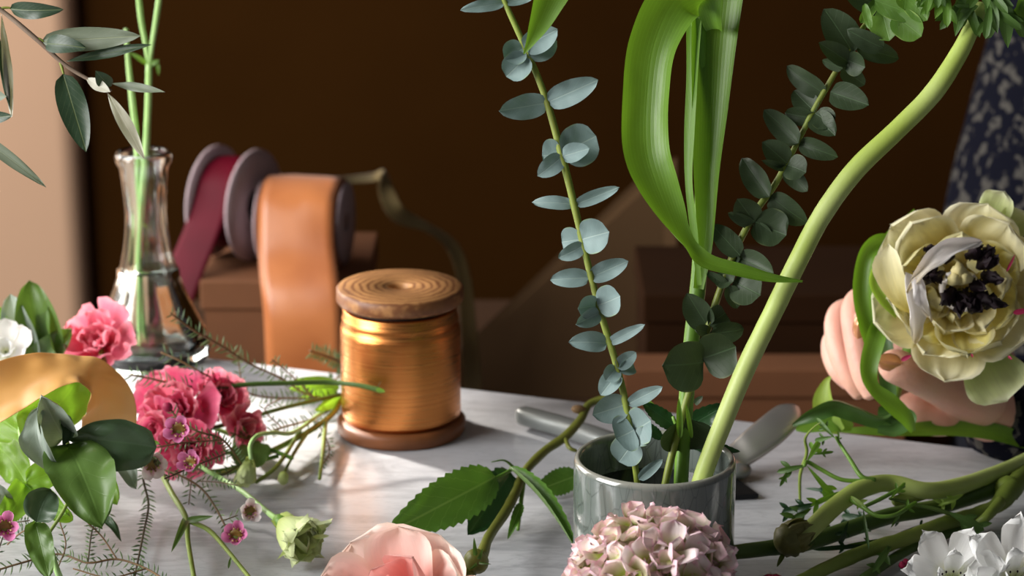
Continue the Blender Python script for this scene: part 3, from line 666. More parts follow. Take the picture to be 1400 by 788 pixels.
T.add(tube(M(), pt([(903, 706, 6, 1.354), (912, 650, 6), (925, 598, 6), (940, 545, 6), (957, 490, 6), (975, 425, 6), (1002, 350, 6), (1033, 290, 6), (1058, 255, 6), (1085, 205, 5), (1112, 152, 5), (1133, 115, 5), (1158, 72, 5), (1195, 20, 5), (1260, -60, 5)], 1.356), 6), 'stem', MAT['euc_stem'])
for i, (b, t, w_) in enumerate([((1200, -6), (1216, 56), 46), ((1200, 0), (1176, 32), 16), ((1195, 0), (1252, 22), 34), ((1222, 20), (1260, 50), 42), ((1235, -15), (1268, 28), 34), ((1182, 5), (1190, 40), 12), ((1240, -20), (1236, 14), 30)]):
    T.add(PL(b, t, w_, 1.342-.003*i, 1.335-.003*i, shape='round', fold=.3, seed=i, wave=.05, roll=rnd.uniform(-.3, .3)), 'leaf', MAT['euc_backlit'])

# ------------------------------------------------------------------ tulip stalk with long blades
dt = 1.352
T = Thing('tulip_stalk', 'tall green stalk with long arching blade, centre of the grey cup', 'stalk', P(932, 705, 1.35))
T.add(tube(M(), pt([(930, 710, 19, 1.348), (932, 640, 20), (938, 550, 21), (945, 470, 22), (955, 385, 22), (960, 300, 22), (961, 200, 22), (957, 100, 24), (955, 40, 24), (955, -30, 24)], dt), 14, jit=.03), 'stem', MAT['stalk'])
T.add(strap(M(), spx([(955, 395, 16, 0, 1.346), (962, 345, 24, 0, 1.344), (966, 300, 30, .2, 1.343), (968, 230, 42, .2, 1.343), (972, 150, 56, .1, 1.345), (976, 60, 70, 0, 1.35), (984, -40, 84, 0, 1.355)]), fold=.5, n=10), 'blade', MAT['blade'])
T.add(strap(M(), spx([(957, 390, 8, .6, 1.340), (950, 320, 12, .5, 1.338), (943, 250, 14, .7, 1.338), (944, 180, 18, .6, 1.340), (948, 100, 20, .6, 1.345), (950, 20, 24, .3, 1.35)]), fold=.3, n=8), 'blade', MAT['blade'])
T.add(strap(M(), spx([(982, 40, 34, .9, 1.345), (968, -6, 56, .5, 1.335), (925, 0, 84, 0.15, 1.325), (895, 60, 78, -.1, 1.318), (885, 130, 74, -.1, 1.315), (884, 200, 74, -.05, 1.312), (897, 250, 66, .1, 1.31), (918, 300, 46, .45, 1.31), (938, 335, 28, .8, 1.31), (965, 358, 26, .3, 1.31), (1010, 370, 22, .15, 1.312), (1055, 380, 14, 0, 1.315), (1097, 385, 3, 0, 1.317)]), fold=.55, n=12, nu=12, wave=.002), 'blade', MAT['blade'])
T.add(strap(M(), spx([(965, -40, 40, .3, 1.345), (880, -110, 60, 0, 1.32), (790, -70, 66, 0, 1.305), (757, -15, 54, .1, 1.300), (738, 30, 34, .1, 1.298), (725, 58, 14, 0, 1.297), (716, 74, 2, 0, 1.297)]), fold=.45, n=8), 'blade', MAT['blade'])
for b, t, w_ in (((930, 600), (928, 545), 14), ((946, 600), (938, 552), 10)):
    T.add(PL(b, t, w_, 1.34, 1.335, fold=.5), 'leaf', MAT['blade'])

# ------------------------------------------------------------------ lobed foliage helper
def ferny(b, t, wpx, D, Dt, lobes=3, seed=0, spread=.75):
    """one lobed leaf: a midrib blade with pointed toothed side lobes, joined as one mesh"""
    r = random.Random(seed); m = M(); B = P(b[0], b[1], D); Tt = P(t[0], t[1], Dt); A = Tt-B; V = (CAM-B).normalized(); s = A.cross(V).normalized()
    wd = px(D, wpx)
    leaf(m, B, Tt, wd*.35, shape='lance', fold=.3, curve=.08, nv=10, nu=4)
    for i in range(lobes):
        f = 0.25+0.35*i
        for sd in (-1, 1):
            a = spread*r.uniform(.45, .8); L = wd*r.uniform(.75, 1.05)
            d = (A.normalized()*math.cos(a)+s*sd*math.sin(a)+V*r.uniform(-.25, .25)).normalized()
            o = B+A*f
            leaf(m, o-d*L*.1, o+d*L, L*.27, shape='obovate', fold=.35, nv=10, nu=5, seed=i, curve=.12, serr=3)
            leaf(m, o+d*L*.4, o+d*L*.45+(d+s*sd*.7).normalized()*L*.5, L*.2, shape='lance', nv=6, nu=3)
    return m

# thick pale stem with foliage collar at top right
T = Thing('anemone_stem', 'thick pale green curving stem with ruffled foliage at top right', 'flower stem', P(950, 690, 1.33))
T.add(tube(M(), pt([(948, 700, 25, 1.335), (962, 648, 26), (986, 585, 26), (1020, 503, 27), (1058, 425, 27), (1092, 355, 27), (1125, 293, 27), (1170, 232, 28), (1226, 178, 27), (1275, 128, 27), (1310, 75, 25), (1330, 35, 22), (1343, 8, 22)], 1.33), 16, jit=.03), 'stem', MAT['thick_stem'])
fl = [((1322, -22), (1306, 50), 54), ((1300, -25), (1278, 26), 50), ((1350, -5), (1364, 46), 46), ((1372, -22), (1378, 66), 56), ((1398, -10), (1394, 40), 36), ((1290, -40), (1258, 6), 46), ((1338, 8), (1312, 16), 30), ((1275, -38), (1266, 22), 36), ((1345, -30), (1350, 12), 50)]
for i, (b, t, w_) in enumerate(fl):
    T.add(ferny(b, t, w_*1.15, 1.33-.004*(i % 4), 1.325-.006*(i % 3), 1, i), 'leaf', MAT['fern_bright'] if i % 3 == 1 else MAT['fern'])

# ------------------------------------------------------------------ olive branch top left
do = 1.37
T = Thing('olive_branch', 'olive branch with grey-green leaves reaching in at top left', 'branch', P(-330, 760, 1.33))
T.add(tube(M(), pt([(-330, 762, 16, 1.33), (-310, 500, 14, 1.34), (-230, 180, 12, 1.36), (-100, 10, 9, do), (-30, 0, 8), (0, 13, 7), (48, 52, 7), (88, 88, 6), (122, 109, 5), (152, 124, 4)], do), 8, jit=.1), 'branch_wood', MAT['olive_bark'])
ol = [((14, 12), (87, 13), 28, 'olive_dark', -.2, .1), ((56, 57), (193, 49), 38, 'olive_grey', 0, .0), ((62, 60), (118, 66), 30, 'olive_dark', .2, .1), ((90, 84), (208, 61), 13, 'olive_dark', .4, 0),
 ((86, 101), (118, 208), 46, 'olive_dark', 0, 0), ((152, 118), (131, 97), 19, 'olive_dark', .3, .1), ((118, 107), (151, 126), 14, 'olive_pale', 0, 0), ((152, 114), (226, 126), 11, 'olive_grey', .3, 0),
 ((147, 127), (198, 219), 17, 'olive_pale', .2, .02), ((2, 20), (16, 160), 12, 'olive_pale', .5, 0), ((-8, 25), (14, 150), 10, 'olive_dark', .5, 0), ((-35, 130), (9, 132), 20, 'olive_grey', 0, 0), ((-40, 165), (17, 158), 24, 'olive_dark', 0, 0), ((-40, 178), (63, 256), 22, 'olive_grey', .2, .03)]
for i, (b, t, w_, mm, ro, cu) in enumerate(ol):
    T.add(PL(b, t, w_*1.2, do, do-.012, roll=ro, curve=cu, shape='ovate' if w_ > 20 else 'lance', fold=.2, seed=i, wave=.03), 'leaf', MAT[mm])
for a, b in (((48, 52), (60, 57)), ((-100, 10), (-40, 130)), ((-100, 10), (-40, 175)), ((82, 84), (87, 101)), ((0, 12), (15, 11))):
    T.add(tube(M(), pt([(*a, 4), ((a[0]+b[0])/2, (a[1]+b[1])/2-1, 4), (*b, 3)], do), 6), 'leaf_stalk', MAT['euc_stem'])

# ------------------------------------------------------------------ leaves lying on the table
def GL(b, t, wpx, zb=.01, zt=.01, **k):
    B = G(b[0], b[1], zb); Tt = G(t[0], t[1], zt)
    return leaf(M(), B, Tt, px((Dof(B)+Dof(Tt))/2, wpx), **k)
def ell(m, c, ax, ra, rb, segs=12, rings=8, bump=0.0, freq=80):
    a, x, y = frame(ax); rows = []
    for j in range(rings+1):
        th = PI*j/rings; rr = max(.02, math.sin(th))
        rows.append([c+a*(-math.cos(th)*ra)+(x*math.cos(2*PI*k/segs)+y*math.sin(2*PI*k/segs))*rr*rb*(1+bump*noise.noise(c*50+Vector((k*1.1*math.cos(k), j*.9, k*.7)))) for k in range(segs)])
    o = len(m.v); m.grid(rows, closed=True); m.f.append(tuple(o+segs-1-k for k in range(segs))); e = len(m.v)-segs; m.f.append(tuple(e+k for k in range(segs)))
    return m

# ------------------------------------------------------------------ garden shears behind the cup
T = Thing('garden_shears', 'open garden shears with grey metal handles lying behind the grey cup', 'shears', G(930, 650, 0.0))
T.add(flatbar(M(), [(G(707, 566, .009), .001), (G(709, 566.5, .009), .008), (G(718, 569, .009), .0135), (G(740, 575, .009), .0155), (G(775, 585, .009), .016), (G(820, 600, .010), .016), (G(870, 618, .010), .014), (G(925, 640, .010), .013)], .012), 'handle', MAT['grey_metal'], label='smooth grey handle on the left')
T.add(flatbar(M(), [(G(985, 640, .010), .012), (G(1005, 627, .012), .017), (G(1030, 608, .020), .021), (G(1055, 588, .028), .022), (G(1074, 571, .034), .020), (G(1083, 562, .037), .014), (G(1087, 557, .038), .001)], .007, Vector((-.1, -.7, .7)).normalized()), 'handle', MAT['steel'], label='polished curved handle on the right')
m = ell(M(), G(1000, 642, .006), Vector((0, 0, 1)), .006, .013, 24, 8); T.add(m, 'pivot', MAT['grey_metal'])
m = M(); tt = [G(950, 650, .001), G(1006, 660, .001), G(1037, 682, .001), G(1006, 683, .001), G(950, 690, .001)]
m.add(tt+[q+Vector((0, 0, .003)) for q in tt], [(4, 3, 2, 1, 0), (5, 6, 7, 8, 9)]+[(i, (i+1) % 5, 5+(i+1) % 5, 5+i) for i in range(5)]); T.add(m, 'blade', MAT['black_blade'], smooth=False, label='pointed black blade')

# ------------------------------------------------------------------ pink rose with stem and serrated leaves
rcx = P(556, 836, 1.300); axr = Vector((-.30, -.52, .66)).normalized()
T = Thing('rose', 'blush pink rose lying at the bottom with serrated leaves', 'rose', G(600, 770, 0))
flower(T, rcx-axr*.012, axr, [
    dict(n=5, L=.056, W=.072, th=1.30, b0=.1, b1=-1.0, b2=.5, cup=.35, nv=16, nu=16, ruf=.07, mat=MAT['rose'], shape='petal'),
    dict(n=5, L=.050, W=.056, th=1.0, b0=.1, b1=-1.0, b2=.6, cup=.4, nv=16, nu=16, ruf=.08, mat=MAT['rose'], shape='petal', br=.004),
    dict(n=5, L=.042, W=.046, th=.72, b0=.1, b1=-1.0, b2=.4, cup=.5, ruf=.05, mat=MAT['rose_in'], br=.005, bh=.002),
    dict(n=4, L=.035, W=.036, th=.5, b0=.1, b1=-1.1, b2=.3, cup=.7, ruf=.04, mat=MAT['rose_in'], br=.004, bh=.004),
    dict(n=3, L=.030, W=.028, th=.3, b0=.1, b1=-.9, b2=.2, cup=.9, ruf=.03, mat=MAT['rose_in'], br=.003, bh=.006)], seed=12)
T.add(tube(M(), [(rcx-axr*.012, .006), (P(648, 775, 1.335), .0042)]+gt([(668, 735, 14, .022), (690, 702, 14, .020), (706, 672, 14, .02), (718, 645, 13, .02), (745, 617, 13, .022), (772, 598, 13, .026), (793, 575, 12, .032), (806, 553, 11, .037), (835, 545, 10, .040), (868, 551, 8, .042)]), 12, jit=.1), 'stem', MAT['stem_rose'])
T.add(ell(M(), P(651, 768, 1.33), axr, .008, .007), 'calyx', MAT['stem_rose'])
for b, t, w_ in (((650, 760), (648, 735), 9), ((652, 772), (640, 780), 7), ((655, 765), (660, 750), 8), ((655, 770), (672, 772), 5), ((598, 742), (558, 722), 16), ((596, 745), (545, 738), 8)):
    T.add(PL(b, t, w_, 1.335 if b[0] < 620 else 1.32, 1.335 if b[0] < 620 else 1.31, curve=.2, fold=.4), 'sepal', MAT['fern'])
T.add(tube(M(), gt([(703, 640, 6, .026), (690, 648, 5, .030), (668, 658, 5, .030)]), 8), 'leaf_stalk', MAT['stalk'])
T.add(GL((678, 652), (526, 732), 98, .032, .018, serr=14, fold=.25, curve=.05, shape='ovate', nu=10, seed=3, wave=.05), 'leaf', MAT['rose_leaf'])
T.add(GL((698, 648), (640, 732), 84, .024, .006, serr=11, fold=.3, shape='ovate', nu=8, seed=4, wave=.06, roll=.2), 'leaf', MAT['rose_leaf_dark'])
T.add(GL((680, 652), (650, 650), 22, .03, .034, serr=6, fold=.3), 'leaf', MAT['rose_leaf_dark'])
T.add(GL((696, 640), (790, 756), 48, .036, .010, serr=12, fold=1.0, roll=.75, curve=.06, nu=8, seed=5), 'leaf', MAT['rose_leaf'])
T.add(GL((790, 650), (731, 672), 52, .012, .006, serr=11, fold=.2, seed=6, wave=.04), 'leaf', MAT['rose_leaf'])
T.add(GL((712, 690), (694, 738), 30, .018, .004, fold=.9, curve=.15, serr=8, seed=7), 'leaf', MAT['rose_leaf'])
T.add(tube(M(), gt([(716, 655, 7, .02), (712, 690, 6, .014), (708, 725, 5, .004)]), 8), 'leaf_stalk', MAT['stalk'])
T.add(tube(M(), gt([(773, 600, 6, .026), (778, 612, 6, .024), (788, 617, 5, .022)]), 8), 'thorn', MAT['stem_rose'])
T.add(ell(M(), G(791, 560, .037), Vector((-1, -.3, .2)), .005, .003), 'thorn', MAT['twig'])
T.add(tube(M(), gt([(705, 642, 5, .03), (690, 630, 3, .038), (672, 632, 1.2, .04)]), 6), 'tendril', MAT['stalk'])
# serrated leaves standing in the cup
T = Thing('leafy_sprig', 'small sprig of dark serrated leaves at the back of the grey cup', 'sprig', P(930, 712, 1.36))
T.add(tube(M(), pt([(930, 712, 6, 1.36), (935, 650, 6, 1.365), (930, 600, 5, 1.37), (920, 570, 5, 1.372)]), 8), 'stem', MAT['stalk'])
for b, t, w_, ro, mm in (((930, 590), (995, 552), 42, 0, 'rose_leaf_dark'), ((935, 596), (982, 600), 40, .2, 'rose_leaf_dark'), ((925, 585), (878, 550), 34, .1, 'rose_leaf_dark'), ((900, 572), (884, 545), 18, .1, 'fern_bright'), ((945, 610), (1012, 618), 24, .3, 'rose_leaf_dark'), ((905, 600), (875, 575), 22, 0, 'rose_leaf_dark')):
    T.add(PL(b, t, w_, 1.375, 1.37, serr=8, roll=ro, fold=.3, wave=.06, seed=w_), 'leaf', MAT[mm])

# ------------------------------------------------------------------ hydrangea head in front of the cup
hc = P(886, 808, 1.262); hr = 0.0385
T = Thing('hydrangea_head', 'round pale pink and green floret cluster in front of the grey cup', 'flower', G(886, 850, 0))
T.add(ell(M(), hc, Vector((0, 0, 1)), hr*.72, hr*.8, 24, 16), 'core', MAT['bud_dark'])
rh = random.Random(5); N = 80; ga = PI*(3-5**.5)
florets = []
for v_ in range(7):
    rr = random.Random(v_); mm = M()
    for k in range(4):
        petal_at(mm, Vector((0, 0, 0)), Vector((0, 0, 1)), PI/2*k+rr.uniform(-.2, .2), rr.uniform(.7, 1.35), .0008, 0, L=rr.uniform(.0110, .0145), W=rr.uniform(.0125, .0160), b0=.5, b1=-1.4*rr.random(), cup=.5, ruf=.16, seed=v_*7+k, nv=6, nu=6, shape='petal', freq=2.0)
    me = mm.mesh('floret'); me.materials.append(MAT['hyd'] if v_ < 5 else MAT['hyd2']); florets.append(me)
for i in range(N):
    z = 1-(i+.5)*1.5/N; ph = i*ga; s = math.sqrt(max(0, 1-z*z))
    d = Vector((s*math.cos(ph), s*math.sin(ph), z))
    p = hc+Vector((d.x*1.02, d.y*.9, d.z*.92))*hr*rh.uniform(.88, 1.0)
    if p.z < .008: continue
    o = T.add(florets[rh.randrange(7)], 'floret', None); o.location = p-T.loc
    q = (d+Vector((rh.uniform(-.35, .35), rh.uniform(-.35, .35), rh.uniform(-.3, .4)))).normalized()
    o.rotation_euler = (q.to_track_quat('Z', 'Y') @ Matrix.Rotation(rh.uniform(0, 6.28), 3, 'Z').to_quaternion()).to_euler(); s_ = rh.uniform(.95, 1.4); o.scale = (s_, s_, s_)

# ------------------------------------------------------------------ cut anemone / ranunculus stems at the right
def stemthing(label, path, mat, name='cut_stem', segs=12, cat='stem', jit=.06, n=6):
    T = Thing(name, label, cat, path[0][0]); T.add(tube(M(), path, segs, n, jit=jit), 'stem', MAT[mat]); return T
def GF(b, t, wpx, zb, zt, lobes=2, seed=0, spread=.8):
    B = G(b[0], b[1], zb); E = G(t[0], t[1], zt); r = random.Random(seed); m = M(); A = E-B; V = (CAM-B).normalized(); s = A.cross(V).normalized(); wd = px(Dof(B), wpx)
    leaf(m, B, E, wd*.4, shape='obovate', fold=.4, curve=.1, nv=10, nu=4)
    for i in range(lobes):
        f = .35+.4*i/max(1, lobes-1) if lobes > 1 else .5
        for sd in (-1, 1):
            a = spread*r.uniform(.7, 1.2); d = (A.normalized()*math.cos(a)+s*sd*math.sin(a)+V*r.uniform(-.2, .3)).normalized(); L = wd*r.uniform(.5, .85)
            leaf(m, B+A*f, B+A*f+d*L, L*.36, shape='lance', fold=.4, nv=7, nu=3, curve=.1)
    return m
T = stemthing('uppermost light green cut stem, arching over the others at right', gt([(1430, 615, 22, .018), (1395, 634, 22, .02), (1345, 654, 22, .024), (1300, 668, 24, .028), (1262, 671, 24, .032), (1215, 661, 25, .036), (1180, 668, 26, .038), (1145, 690, 26, .036), (1115, 718, 26, .030), (1088, 744, 25, .024)]), 'thick_stem')
T.add(tube(M(), gt([(1268, 672, 20, .030), (1245, 680, 18, .028), (1222, 686, 14, .026)]), 10), 'side_shoot', MAT['stem_mid'])
T.add(tube(M(), gt([(1196, 657, 8, .042), (1178, 652, 7, .044), (1163, 630, 6, .050), (1150, 610, 5, .056), (1143, 598, 5, .062)]), 8), 'leaf_stalk', MAT['stalk'])
T.add(tube(M(), gt([(1182, 658, 6, .042), (1150, 656, 6, .042), (1122, 642, 6, .046), (1104, 632, 6, .050), (1100, 637, 5, .050)]), 8), 'leaf_stalk', MAT['stalk'])
T.add(tube(M(), gt([(1094, 690, 4, .01), (1094, 650, 5, .03), (1103, 620, 5, .045), (1101, 600, 4, .055), (1112, 585, 2, .066), (1122, 578, 1.5, .07)]), 8), 'tendril', MAT['stem_mid'])
for b, t, w_, zb, zt in (((1142, 600), (1116, 572), 22, .062, .07), ((1140, 597), (1114, 603), 22, .062, .056), ((1103, 632), (1120, 604), 28, .05, .056), ((1108, 622), (1140, 618), 14, .05, .05), ((1104, 636), (1062, 646), 26, .05, .044), ((1080, 641), (1066, 666), 18, .045, .04), ((1103, 637), (1150, 692), 28, .05, .026), ((1148, 612), (1146, 590), 9, .056, .06)):
    T.add(GF(b, t, w_, zb, zt, 1, w_), 'leaf', MAT['fern_bright'] if w_ % 4 == 0 else MAT['fern'])
T = stemthing('dark green cut stem running behind the round bud at right', gt([(1440, 622, 20, .012), (1400, 655, 22, .014), (1340, 676, 22, .016), (1280, 694, 22, .016), (1220, 705, 23, .016), (1160, 724, 23, .016), (1100, 743, 23, .016), (1050, 750, 22, .018), (992, 757, 20, .02)]), 'stem_dark')
T = stemthing('middle olive green cut stem with a knobbly joint at right', gt([(1425, 632, 26, .014), (1398, 652, 28, .016), (1380, 672, 30, .018), (1362, 692, 22, .016), (1325, 706, 20, .014), (1290, 716, 20, .014), (1240, 736, 20, .014), (1190, 752, 20, .012), (1150, 768, 20, .012), (1090, 796, 18, .012)]), 'stem_mid', jit=.18)
T.add(tube(M(), gt([(1368, 686, 16, .02), (1350, 706, 14, .018), (1338, 716, 12, .014)]), 10), 'side_shoot', MAT['stem_mid'])
T.add(ell(M(), G(1378, 668, .018), Vector((1, .6, 0)), .009, .0075, 14, 8, .3), 'stem_joint', MAT['stem_mid'])
T = stemthing('lowest shaded cut stem below the knobbly one at right', gt([(1345, 712, 14, .005), (1300, 728, 14, .005), (1250, 748, 14, .005), (1215, 768, 14, .005), (1180, 792, 14, .005)]), 'stem_dark')
T = Thing('flower_bud', 'round drooping green-brown bud beside the cup at right', 'bud', G(1078, 770, 0))
bc = G(1078, 739, .026); T.add(ell(M(), bc, Vector((.9, .2, .25)), .0085, .0096, 20, 12, .2), 'bud_core', MAT['bud_dark'])
for k in range(7):
    T.add(petal_at(M(), bc-Vector((.0045, 0, .001)), Vector((.9, .2, .3)), k*2*PI/7, .95, .001, 0, L=.0225, W=.0135, b0=.5, b1=-2.0, cup=.5, ruf=.2, shape='ovate', seed=k), 'sepal', MAT['bud_dark'])
T.add(GL((1074, 752), (1062, 776), 11, .02, .012, fold=.6), 'bract', MAT['stem_mid'])
T.add(tube(M(), [(bc+Vector((.004, .002, 0)), .003), (G(1100, 735, .022), .003), (G(1130, 722, .016), .0028)], 8), 'stem', MAT['stem_mid'])
T = Thing('leafy_sprig', 'finely cut green leaves lying among the cut stems at right', 'sprig', G(1180, 720, 0))
T.add(tube(M(), gt([(1340, 720, 4, .012), (1290, 700, 6, .022), (1250, 690, 5, .026), (1216, 682, 4, .03)]), 8), 'stem', MAT['stem_dark'])
T.add(tube(M(), gt([(1158, 680, 8, .038), (1180, 694, 7, .038), (1200, 706, 6, .036), (1225, 704, 6, .036), (1250, 688, 5, .034)]), 8), 'stem', MAT['stalk'])
T.add(tube(M(), gt([(1180, 694, 5, .038), (1205, 682, 6, .040), (1236, 665, 5, .044)]), 8), 'stem', MAT['stalk'])
for i, (b, t, w_, zb, zt, mm) in enumerate([((1150, 672), (1108, 692), 24, .036, .03, 'fern_bright'), ((1120, 688), (1068, 702), 36, .03, .02, 'rose_leaf_dark'), ((1110, 695), (1082, 712), 30, .026, .018, 'fern'), ((1215, 684), (1238, 660), 16, .04, .046, 'fern_bright'), ((1162, 678), (1186, 697), 20, .04, .038, 'blade_pale'), ((1180, 696), (1188, 752), 14, .036, .024, 'blade_dark'), ((1226, 704), (1254, 686), 16, .034, .036, 'fern_bright'), ((1300, 686), (1284, 690), 12, .028, .024, 'blade_pale'), ((1318, 676), (1282, 692), 24, .028, .024, 'blade_pale'), ((1296, 700), (1346, 726), 42, .022, .012, 'fern'), ((1160, 712), (1150, 742), 22, .03, .012, 'rose_leaf_dark'), ((1200, 745), (1110, 752), 22, .008, .006, 'rose_leaf_dark'), ((1230, 735), (1150, 748), 18, .008, .008, 'fern'), ((1240, 688), (1218, 722), 12, .03, .018, 'fern'), ((1218, 745), (1192, 784), 30, .012, .01, 'fern'), ((1200, 712), (1150, 706), 34, .014, .01, 'rose_leaf_dark'), ((1260, 708), (1200, 712), 18, .008, .008, 'rose_leaf_dark'), ((1100, 668), (1140, 672), 16, .014, .016, 'rose_leaf_dark'), ((1230, 728), (1285, 712), 16, .006, .005, 'rose_leaf_dark')]):
    T.add(GF(b, t, w_, zb, zt, 2 if w_ > 22 else 1, i+30), 'leaf', MAT[mm])

# ------------------------------------------------------------------ white flowers bottom right
def whiteflower(label, cxy, z, ax, L, seed, specs):
    c = G(*cxy, z); T = Thing('white_flower', label, 'flower', (c.x, c.y, 0.001))
    for i, (phi, th, l, wd, b1) in enumerate(specs):
        T.add(petal_at(M(), c, ax, phi, th, .001, 0, L=L*l, W=L*wd, b0=.15, b1=b1, b2=.1, cup=.45, ruf=.10, seed=seed+i*3.1, nv=12, nu=10, freq=2.6, notch=.2), 'petal', MAT['white'])
    for k in range(9):
        a = k*.7; q = c+Vector((math.cos(a)*.0025, math.sin(a)*.002-.002, 0)); e = q+(ax.normalized()+Vector((math.cos(a)*.4, math.sin(a)*.4, 0)))*.009
        mm = tube(M(), [(q, .0003), (e, .0002)], 5); st = T.add(mm, 'stamen', MAT['bud_green']); T.add(ell(M(), e, Vector((0, 0, 1)), .0008, .0006, 6, 4), 'anther', MAT['anther'], parent=st)
    T.add(tube(M(), [(c, .0022), (c+Vector((.01, -.02, -.012)), .002), (Vector((c.x+.02, c.y-.05, .004)), .002)], 8), 'stem', MAT['stalk'])
    return T
upv = Vector((-.05, -.75, .65))
whiteflower('ruffled white flower at the bottom, left of two', (1300, 792), .016, upv, .040, 2, [(k*PI/3+.1, th, l, wd, b1) for k, (th, l, wd, b1) in enumerate([(.95, .95, .62, -.5), (.8, 1.0, .5, -.3), (.85, .95, .52, -.3), (.95, .9, .6, -.4), (1.1, .8, .6, -.5), (1.15, .8, .6, -.5)])]+[(k*2.1+.5, .5, .6, .36, -.5) for k in range(3)])
whiteflower('ruffled white flower at the bottom right corner', (1385, 792), .018, upv+Vector((.1, 0, 0)), .044, 31, [(k*PI/3+.4, th, l, wd, b1) for k, (th, l, wd, b1) in enumerate([(.9, .95, .6, -.4), (.75, 1., .5, -.3), (.85, 1.0, .55, -.4), (1.0, .9, .6, -.4), (1.15, .85, .6, -.5), (1.15, .85, .6, -.5)])]+[(k*2.1+.9, .5, .6, .36, -.5) for k in range(3)])
T = Thing('berry_sprig', 'tiny magenta bud cluster peeking between the white flowers', 'bud', G(1240, 785, 0))
for x, y, z in ((1238, 769, .008), (1233, 773, .008), (1352, 742, .012), (1348, 748, .012), (1351, 753, .012)): T.add(ell(M(), G(x, y, z), Vector((0, 0, 1)), .0022, .002, 8, 6, .4), 'bud', MAT['magenta'])
T.add(tube(M(), gt([(1236, 775, 3, .006), (1290, 770, 3, .004), (1350, 752, 3, .01)]), 6), 'stem', MAT['stem_mid'])
T = Thing('fuzzy_bud', 'fuzzy dusky pink bud at the bottom edge beside the grey cup', 'bud', G(1056, 810, 0))
T.add(ell(M(), G(1056, 806, .010), Vector((1, 0, 0)), .0095, .0088, 18, 12, .15), 'bud_core', MAT['magenta'])
m = M(); rf = random.Random(3); cb = G(1056, 806, .010)
for k in range(260):
    d = Vector((rf.gauss(0, 1), rf.gauss(0, 1), abs(rf.gauss(0, 1)))).normalized(); s_ = Vector((rf.random(), rf.random(), rf.random()))*.0002; b_ = cb+d*.0085; m.add([b_, b_+s_, b_+d*.0022], [(0, 1, 2)])
T.add(m, 'fuzz', MAT['white'], stuff=True)

# ------------------------------------------------------------------ left bouquet: glossy leaves
T = Thing('leafy_branch', 'branch of thick glossy heart-shaped leaves at lower left', 'branch', G(90, 790, 0))
T.add(tube(M(), gt([(86, 800, 10, .02), (78, 780, 9, .03), (68, 750, 9, .04), (56, 722, 8, .05), (48, 710, 7, .055)]), 10), 'stem', MAT['stem_vase'])
T.add(tube(M(), gt([(36, 700, 6, .03), (33, 650, 7, .04), (30, 610, 7, .05), (28, 585, 7, .055), (30, 560, 6, .06)]), 8), 'stem', MAT['stem_vase'])
T.add(tube(M(), gt([(60, 740, 5, .03), (95, 680, 5, .05), (94, 615, 6, .065), (88, 596, 5, .075)]), 8), 'stem', MAT['stem_mid'])
for i, (b, t, w_, zb, zt, sh, ro, fo, cu, mm) in enumerate([
    ((92, 600), (214, 612), 92, .075, .070, 'obovate', -.25, .35, .12, 'ivy_dark'),
    ((88, 600), (56, 540), 74, .075, .105, 'heart', .1, .8, .1, 'ivy_grey'),
    ((58, 555), (78, 648), 52, .095, .062, 'ellipse', -.5, .8, .2, 'ivy_grey'),
    ((78, 565), (86, 610), 30, .09, .075, 'ellipse', .6, .8, .1, 'ivy_dark'),
    ((94, 612), (140, 722), 108, .072, .045, 'heart', .15, .3, .1, 'ivy_mid'),
    ((36, 662), (-12, 606), 56, .04, .05, 'heart', .1, .3, .05, 'ivy_bright'), ((34, 665), (-2, 718), 50, .04, .03, 'heart', 0, .3, .05, 'ivy_bright'),
    ((36, 660), (92, 640), 46, .045, .05, 'heart', .2, .3, .05, 'ivy_bright'), ((40, 664), (92, 704), 46, .035, .03, 'heart', 0, .3, .05, 'ivy_bright'),
    ((50, 714), (70, 670), 58, .056, .07, 'heart', .1, .4, .1, 'ivy_dark'), ((48, 714), (67, 790), 44, .055, .03, 'heart', -.1, .3, .05, 'ivy_mid'),
    ((122, 635), (160, 690), 56, .05, .035, 'heart', .2, .5, .1, 'ivy_bright'), ((150, 625), (186, 668), 40, .05, .04, 'heart', .3, .5, .1, 'ivy_grey'),
    ((100, 610), (140, 648), 40, .055, .045, 'heart', 0, .3, 0, 'ivy_bright'),
    ((30, 598), (108, 508), 84, .06, .075, 'heart', 0, .2, .1, 'ivy_bright'), ((40, 600), (-20, 545), 64, .05, .06, 'heart', 0, .2, .1, 'ivy_bright'),
    ((60, 690), (100, 712), 30, .03, .02, 'heart', 0, .2, .1, 'ivy_bright'), ((10, 700), (-12, 660), 30, .03, .05, 'heart', 0, .2, .1, 'ivy_grey'),
    ((132, 706), (166, 742), 15, .02, .008, 'lance', .3, .4, .25, 'ivy_dark')]):
    T.add(GL(b, t, w_, zb, zt, shape=sh, roll=ro, fold=fo, curve=cu, seed=i, wave=.16, nv=18, nu=12, asym=.05*((i % 3)-1)), 'leaf', MAT[mm])
T.add(GL((208, 606), (218, 606), 10, .071, .073), 'leaf_tip', MAT['ivy_bright'])
T = Thing('leafy_branch', 'tall sunlit soft leaves standing behind the gold ribbon', 'branch', G(60, 520, 0))
T.add(tube(M(), gt([(62, 560, 7, .01), (60, 520, 7, .03), (58, 490, 6, .05), (50, 470, 6, .06)]), 8), 'stem', MAT['stalk'])
